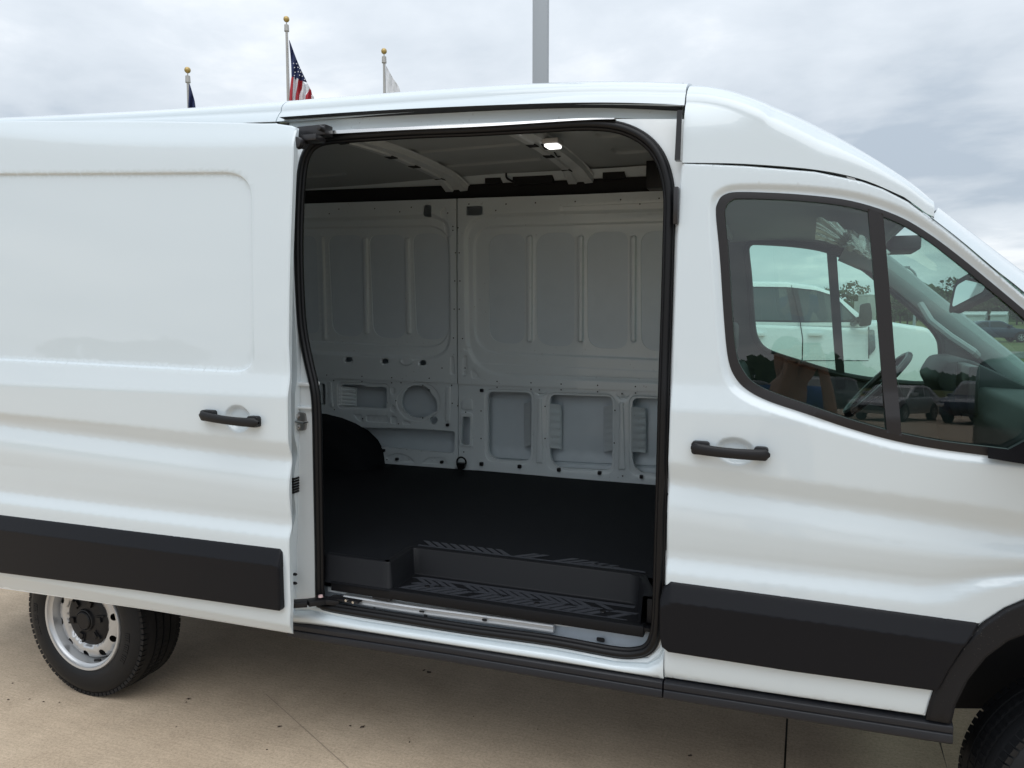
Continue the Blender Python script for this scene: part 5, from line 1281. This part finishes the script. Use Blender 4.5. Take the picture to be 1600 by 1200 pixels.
def sedan(loc, rz, m, label, group=None, cat_='car', suv=False):
    if suv:
        body = [(-2.3, .35), (2.25, .33), (2.32, .6), (2.28, .86), (1.9, 1.0), (1.1, 1.08), (-2.2, 1.10), (-2.34, .95)]; roof = [(-2.2, 1.08), (-2.0, 1.62), (-1.4, 1.70), (.1, 1.70), (.35, 1.64), (1.15, 1.06)]
        wins = [[(-2.0, 1.14), (-1.85, 1.55), (-1.2, 1.60), (-1.2, 1.14)], [(-1.12, 1.14), (-1.12, 1.60), (-.2, 1.61), (-.2, 1.14)], [(-.1, 1.14), (-.1, 1.61), (.25, 1.58), (.85, 1.14)]]; L_, W_, wr = 4.65, 1.88, .36
    else:
        body = [(-2.35, .32), (2.3, .30), (2.38, .52), (2.3, .74), (1.7, .88), (1.0, .94), (-1.6, .98), (-2.2, .96), (-2.4, .8)]; roof = [(-2.0, .95), (-1.2, 1.38), (-.7, 1.45), (.05, 1.45), (.3, 1.40), (1.15, .92)]
        wins = [[(-1.55, 1.0), (-1.0, 1.33), (-.55, 1.37), (-.55, 1.0)], [(-.45, 1.0), (-.45, 1.37), (.05, 1.37), (.25, 1.34), (.8, 1.0)]]; L_, W_, wr = 4.8, 1.84, .33
    def ex(t):
        for x_, mm, nm in ((L_/2-.02, LAMPW, 'headlight'), (-L_/2+.02, LAMPR, 'tail_light')):
            for sg in (-1, 1):
                b_ = MB(); b_.box((x_-.10, sg*W_/2*.88-.16, .66), (x_+.03, sg*W_/2*.88+.02*sg-.0+.10, .80)); b_.build(nm, mm, t, bevel=.02)
        b_ = MB(); b_.box((L_/2-.1, -.5, .42), (L_/2+.0, .5, .62)); b_.build('grille', GLOSSB, t, bevel=.01)
        for sg in (-1, 1):
            b_ = MB(); b_.box((.62, sg*W_/2-.05 if sg > 0 else -W_/2-.18, 1.02), (.80, sg*W_/2+.18 if sg > 0 else -W_/2+.05, 1.16)); b_.build('wing_mirror', m, t, bevel=.02)
    return vehicle(label, cat_, 'parked_car', loc, rz, body, roof, L_, W_, m, wins, (-1.42, 1.42), wr, group, ex)
# the white pickup seen through the cab windows: traced at its own distance
PY = 7.4
def pq(l, Y=PY): return [(on_y(a, b, Y).x, on_y(a, b, Y).z) for a, b in l]
tr = thing('pickup_truck', 'white crew cab pickup truck parked beyond the van, seen through its cab windows', 'pickup truck', (on_y(1290, 560, PY).x, PY+1.0, 0)); TL = Vector(tr.location)
def tp(l, Y=PY): return [(a-TL.x, b) for a, b in pq(l, Y)]
side = tp([(1020, 505), (1150, 505), (1352, 512), (1372, 500), (1450, 512), (1478, 540), (1486, 580), (1480, 640)])
zb_ = .55; side += [(side[-1][0]-.1, zb_), (side[0][0], zb_)]
X0, X1 = side[0][0], max(x_ for x_, z_ in side)
mb = MB(); mb.prism([(x_, z_) for x_, z_ in side], -1.0, 1.0, 'Y'); mb.build('body', CARP['white'], tr, bevel=.05, sharp=45)
cabp = tp([(1108, 508), (1110, 460), (1114, 446), (1130, 441), (1164, 438.5), (1230, 439.5), (1275, 446), (1305, 458), (1345, 492), (1362, 512)])
mb = MB(); V = []
k = len(cabp)
zbl = cabp[0][1]
yy = lambda z_: 1.0-.02-.22*max(0, z_-zbl)
mb.add([(x_, -yy(z_), z_) for x_, z_ in cabp]+[(x_, yy(z_), z_) for x_, z_ in cabp], [tuple(range(k))[::-1], tuple(range(k, 2*k))]+[(i, (i+1) % k, (i+1) % k+k, i+k) for i in range(k)]); mb.build('cabin', CARP['white'], tr, bevel=.03, sharp=45)
def tpan(name, l, off, m, th=.03, r=3):
    lp_ = tp(rq(l, r, 3)); mb_ = MB(); kk = len(lp_); V = [(x_, -yy(max(z_, zbl))-off, z_) for x_, z_ in lp_]+[(x_, -yy(max(z_, zbl))-off+th, z_) for x_, z_ in lp_]
    mb_.add(V, [tuple(range(kk)), tuple(range(kk, 2*kk))]+[(i, (i+1) % kk, (i+1) % kk+kk, i+kk) for i in range(kk)]); return mb_.build(name, m, tr)
PG = mat('pickup_glass', (.06, .075, .075), .08, 0, 0, .7)
tpan('side_window', [(1165, 449), (1228, 450.5), (1238, 501), (1176, 500), (1168, 488)], .006, PG)
tpan('side_window', [(1246, 452), (1275, 455), (1300, 464), (1322, 482), (1334, 498), (1300, 503), (1257, 502)], .006, PG)
tpan('window_frame', [(1161, 447), (1232, 448), (1276, 453), (1304, 462), (1340, 498), (1340, 503), (1258, 504), (1172, 502.5), (1163, 488)], .001, GLOSSB, r=4)
for l in ([(1236, 446), (1237.2, 446), (1251, 503), (1255, 530), (1253.5, 590), (1252, 590), (1253.5, 530), (1249.5, 503)], [(1357, 510), (1358.3, 510), (1358, 560), (1356.7, 560)], [(1160, 563), (1357, 563), (1357, 564), (1160, 564)]):
    lp_ = tp(l); mb = MB(); mb.prism(lp_, -1.003-.0, -.99, 'Y'); mb.build('door_seam', VOID, tr)
for a in (1172, 1262):
    lp_ = tp(rq([(a, 519), (a+23, 519.5), (a+23, 525), (a, 524.5)], 2, 3)); mb = MB(); mb.prism(lp_, -1.05, -.99, 'Y'); mb.build('door_handle', CARP['white'], tr, bevel=.01)
lp_ = tp(rq([(1357, 515), (1366, 515), (1368, 545), (1358, 556)], 3, 3)); mb = MB(); mb.prism(lp_, -1.03, -.99, 'Y'); mb.build('fender_vent', CHROME, tr)
lp_ = tp(rq([(1341, 476), (1357, 473), (1360, 492), (1358, 508), (1340, 510)], 4, 3)); mb = MB(); mb.prism(lp_, -1.30, -1.12, 'Y'); mb.tube([(lp_[0][0], -1.2, lp_[-1][1]+.05), (lp_[0][0]-.05, -1.0, lp_[-1][1])], .04, 6); mb.build('tow_mirror', GLOSSB, tr, bevel=.02)
lp_ = tp(rq([(1100, 591), (1345, 597), (1345, 604), (1100, 600)], 2, 2)); mb = MB(); mb.prism(lp_, -1.12, -.95, 'Y'); mb.build('running_board', GLOSSB, tr)
for wx_ in (X0+.8, X1-1.15):
    for sg in (-1, 1): car_wheel(.42, .26, tr, (wx_, sg*1.0, .42), -sg)
mb = MB(); mb.box((X0-.25, -.98, .75), (X0+.02, .98, 1.0)); mb.build('rear_bumper', CHROME, tr, bevel=.03)
# cars far out on the grass side road
def place(px, py_ground, D): q = pole_at(px, py_ground, D); return q
p = pole_at(1552, 500, 62); sedan((p.x, p.y, -.15), .15, CARP['blue'], 'dark car driving on the road across the field, seen through the windscreen', cat_='car')

# ================================================================== FAR FIELD
WB = mat('white_cladding', (.6, .62, .62), .7); LG = mat('tank_concrete', (.38, .38, .36), .8)
LEAFG = mat('tree_leaves', (.045, .075, .028), .8, 0, 0, .2, var=(1.2, .8, (.075, .10, .035))); BARK = mat('tree_bark', (.07, .055, .04), .9)
def leafmesh(seed, R_, H_, n=900):
    r_ = np.random.RandomState(seed); V = []; F = []
    cl = [(r_.uniform(-.65, .65)*R_, r_.uniform(-.65, .65)*R_, r_.uniform(.25, .95)*H_, r_.uniform(.25, .5)*R_) for _ in range(11)]
    for _ in range(n):
        cx_, cy_, cz_, cr_ = cl[r_.randint(len(cl))]; d = r_.normal(size=3); d /= np.linalg.norm(d); q = cr_*r_.uniform(.55, 1.05)
        c = np.array([cx_, cy_, cz_])+d*q*np.array([1, 1, .7]); s_ = r_.uniform(.10, .28); a = r_.normal(size=3); a /= np.linalg.norm(a); b = np.cross(a, d); b /= (np.linalg.norm(b)+1e-6)
        k_ = len(V); V += [tuple(c+a*s_), tuple(c+b*s_), tuple(c-a*s_), tuple(c-b*s_)]; F.append((k_, k_+1, k_+2, k_+3))
    me = bpy.data.meshes.new('crown'); me.from_pydata(V, [], F); me.materials.append(LEAFG); return me
def trunkmesh(H_):
    mb_ = MB(); mb_.tube([(0, 0, 0), (.05, 0, H_*.3), (0, .1, H_*.65)], [.22, .17, .09], 7)
    for a in range(4): mb_.tube([(.03, 0, H_*.3), (math.cos(a*1.6)*H_*.2, math.sin(a*1.6)*H_*.2, H_*.62)], [.10, .03], 5)
    o = mb_.build('trunk', BARK, None, smooth=True); me = o.data; bpy.data.objects.remove(o); return me
LMS = [leafmesh(s, 3.6, 6.5) for s in range(4)]; TM = trunkmesh(6.5)
def tree(loc, s_, i, label, group):
    t = thing('broadleaf_tree', label, 'tree', loc, i*1.3, group)
    for nm, me in (('trunk', TM), ('crown', LMS[i % 4])):
        o = bpy.data.objects.new(nm, me); COL.objects.link(o); o.parent = t; o.scale = (s_,)*3
    return t
rt = np.random.RandomState(5)
i = 0
for px in np.arange(1325, 1660, 12):
    D = rt.uniform(150, 185); h = rt.uniform(.55, 1.1)
    if 1395 < px < 1440: h *= .9
    q = pole_at(px+rt.uniform(-4, 4), 494, D); tree((q.x, q.y, -.15), h*1.15, i, ('dark green tree of the far tree line, left of the grey tower' if px < 1345 else 'dark green tree of the far tree line, between the grey tower and the street lamp' if px < 1431 else 'dark green tree of the far tree line, right of the street lamp'), 'trees in the far tree line'); i += 1
# a low distant wood that closes the horizon
me = leafmesh(31, 1, 1, 10); V = []; F = []
r_ = np.random.RandomState(9)
for a in np.linspace(-math.pi, math.pi, 9000):
    R_ = 230+r_.uniform(-14, 14); hh = 5.0+2.2*math.sin(a*23)+1.4*math.sin(a*61+1)+r_.uniform(-.5, 1); s_ = r_.uniform(.8, 1.8)
    for k in range(2):
        c = np.array([R_*math.cos(a), R_*math.sin(a), r_.uniform(-.2, max(1.0, hh))]); u_ = np.array([-math.sin(a), math.cos(a), 0])*s_; v_ = np.array([.3*math.cos(a), .3*math.sin(a), 1])*s_*.8; w__ = r_.uniform(-.5, .5); u_ = u_+v_*w__
        q = len(V); V += [tuple(c+u_), tuple(c+v_), tuple(c-u_), tuple(c-v_)]; F.append((q, q+1, q+2, q+3))
o = mk('distant_wood', V, F, LEAFG, smooth=False); o['kind'] = 'stuff'
# grey tower block and long white sheds
q = pole_at(1355, 478, 120); t = thing('tower_block', 'pale grey concrete tower standing above the far trees', 'tower', (q.x, q.y, -.15), YAW+.4)
mb = MB(); mb.box((-.85, -.85, 0), (.85, .85, q.z+1.6)); mb.box((-.8, .86, 0), (.6, 1.6, q.z+.8)); mb.build('tower_wall', LG, t, bevel=.03)
mb = MB(); mb.box((-.9, -.9, q.z+1.6), (.9, .9, q.z+1.75)); mb.build('tower_roof', WB, t)
for k, (a, wd) in enumerate(((1514, 5), (1562, 2.2))):
    q = pole_at(a, 492, 150); t = thing('low_shed', ['long low white shed at the far edge of the field', 'short low white shed right of the long one at the field edge'][k], 'shed', (q.x, q.y, -.15), -.3)
    mb = MB(); mb.prism([(-1.8, 0), (1.8, 0), (1.8, 1.9), (0, 2.2), (-1.8, 1.9)], -wd/2, wd/2, 'X'); mb.build('shed_wall', WB, t)
    mb = MB(); mb.prism([(-2.0, 1.66), (0, 2.22), (2.0, 1.66), (2.0, 1.74), (0, 2.32), (-2.0, 1.74)], -wd/2-.1, wd/2+.1, 'X'); mb.build('shed_roof', mat('shed_roof_grey', (.5, .5, .5), .6), t)
# curved street lamp seen through the windscreen
q = pole_at(1431, 449, 55); b0 = Vector((q.x, q.y, -.15)); t = thing('street_lamp', 'thin dark street lamp with curved arm beyond the field road', 'street lamp', b0)
tip = [pole_at(a, b, 55)-b0 for a, b in cat([(1431, 449), (1431, 432), (1427, 424), (1419, 418)], 4)]
mb = MB(); mb.tube([(0, 0, 0)]+tip, [.10]+[.07]*len(tip), 6); mb.build('pole', GALV, t); mb = MB(); e_ = tip[-1]; mb.box((e_.x-.35, e_.y-.1, e_.z-.05), (e_.x+.1, e_.y+.1, e_.z+.08)); mb.build('lamp_head', GALV, t)

# ================================================================== THE LOT BEHIND THE CAMERA (seen in the reflections)
lot = [(-9, 'silver', 1), (-5.9, 'black', 1), (-2.8, 'grey', 0), (.4, 'black', 1), (3.5, 'silver', 0), (6.6, 'blue', 1), (9.6, 'black', 1), (12.8, 'grey', 0), (16, 'black', 1), (19, 'silver', 1)]
ordn = ['at one end', 'second', 'third', 'fourth', 'fifth', 'sixth', 'seventh', 'eighth', 'ninth', 'at the other end']
words = {'silver': 'silver', 'black': 'black', 'grey': 'dark grey', 'blue': 'dark blue'}
for k, (x_, cc, sv) in enumerate(lot):
    sedan((x_*1.02, -33, 0), math.pi/2+.5, CARP[cc], '%s %s, %s in the row mirrored in the door glass' % (words[cc], 'estate car' if sv else 'saloon', ordn[k]), 'cars parked in the row opposite the van', suv=bool(sv))

# ================================================================== THE PHOTOGRAPHER (standing behind the camera, seen only as a reflection)
def skinned(name, chains, m, parent, sub=1):
    V = []; E = []; Rr = []
    idx = {}
    for ch in chains:
        prev = None
        for (p, r) in ch:
            k_ = tuple(round(q, 4) for q in p)
            if k_ not in idx: idx[k_] = len(V); V.append(p); Rr.append(r)
            i_ = idx[k_]
            if prev is not None and (prev, i_) not in E and (i_, prev) not in E: E.append((prev, i_))
            prev = i_
    me = bpy.data.meshes.new(name); me.from_pydata(V, E, []); o = bpy.data.objects.new(name, me); COL.objects.link(o)
    md = o.modifiers.new('skin', 'SKIN'); 
    for d_, r in zip(me.skin_vertices[0].data, Rr): d_.radius = (r, r)
    me.skin_vertices[0].data[0].use_root = True
    ms = o.modifiers.new('sub', 'SUBSURF'); ms.levels = sub; ms.render_levels = sub
    dg = bpy.context.evaluated_depsgraph_get(); m2 = bpy.data.meshes.new_from_object(o.evaluated_get(dg)); bpy.data.objects.remove(o)
    m2.materials.clear(); m2.polygons.foreach_set('use_smooth', [True]*len(m2.polygons)); return put(name, m2, m, parent)
ph = thing('person', 'person in a blue shirt holding up a phone, mirrored in the door glass', 'person', (-.12, -2.86, 0))
SKIN_ = mat('skin_tone', (.42, .25, .17), .55); BLUE = mat('blue_shirt', (.03, .10, .30), .8); JEANS = mat('dark_trousers', (.02, .025, .04), .85); HAIR = mat('dark_hair', (.015, .012, .01), .6)
pel = (0, 0, .95)
hx_ = .12
hands = []
for sg in (-1, 1):
    wr_ = (.12+sg*.085, .36, 1.66-.02); hands.append([((sg*.20, 0, 1.43), .058), ((sg*.26+.03, .10, 1.24), .046), ((.12+sg*.13, .25, 1.47), .038), (wr_, .027), ((.12+sg*.075, .405, 1.70), .030)])
    for f_ in range(4):
        zf = 1.74-.018*f_; hands.append([((.12+sg*.075, .405, 1.70), .030), ((.12+sg*.07, .43, zf), .010), ((.12+sg*.04, .437, zf), .0085), ((.12+sg*.012, .432, zf-.002), .007)])
    hands.append([((.12+sg*.075, .405, 1.70), .030), ((.12+sg*.055, .385, 1.695), .011), ((.12+sg*.03, .395, 1.71), .009)])
skinned('body', [[(pel, .13), ((0, 0, 1.12), .12), ((0, -.01, 1.30), .14), ((0, 0, 1.43), .10), ((0, .01, 1.53), .055), ((0, .03, 1.62), .085), ((0, .035, 1.70), .092), ((0, .02, 1.78), .070)]]+[[((0, 0, 1.43), .10)]+h for h in hands]
        +[[(pel, .13), ((sg*.10, 0, .86), .095), ((sg*.11, .02, .48), .062), ((sg*.12, 0, .10), .042), ((sg*.12, .06, .04), .040), ((sg*.12, .17, .03), .032)] for sg in (-1, 1)], SKIN_, ph, 2)
skinned('shirt', [[((0, 0, .98), .15), ((0, 0, 1.12), .145), ((0, -.01, 1.30), .165), ((0, 0, 1.43), .125), ((0, .005, 1.49), .075)]]+[[((0, 0, 1.43), .125), ((sg*.20, 0, 1.43), .080), ((sg*.24+.02, .06, 1.32), .072)] for sg in (-1, 1)], BLUE, ph, 2)
skinned('trousers', [[((0, 0, 1.0), .14), ((0, 0, .93), .14), ((sg*.10, 0, .84), .108), ((sg*.11, .02, .48), .078), ((sg*.12, 0, .08), .062)] for sg in (-1, 1)], JEANS, ph, 2)
mb = MB(); n = 10
mb.lathe([(max(.001, .099*math.sin(math.pi*k/n*.55)), 1.72+.105*math.cos(math.pi*k/n*.55)) for k in range(n+1)], 20, 'Z', (0, .005, -.0)); mb.build('hair', HAIR, ph, smooth=True)
pc = thing('smartphone', 'dark phone held up in both hands, mirrored in the door glass', 'phone', (.0, -2.423, 1.725))
mb = MB(); mb.box((-.075, -.008, -.036), (.075, 0, .036)); mb.build('phone_case', GLOSSB, pc, bevel=.003)
mb = MB(); mb.box((-.071, -.0095, -.033), (.071, -.0082, .033)); mb.build('screen', DGLASS, pc)
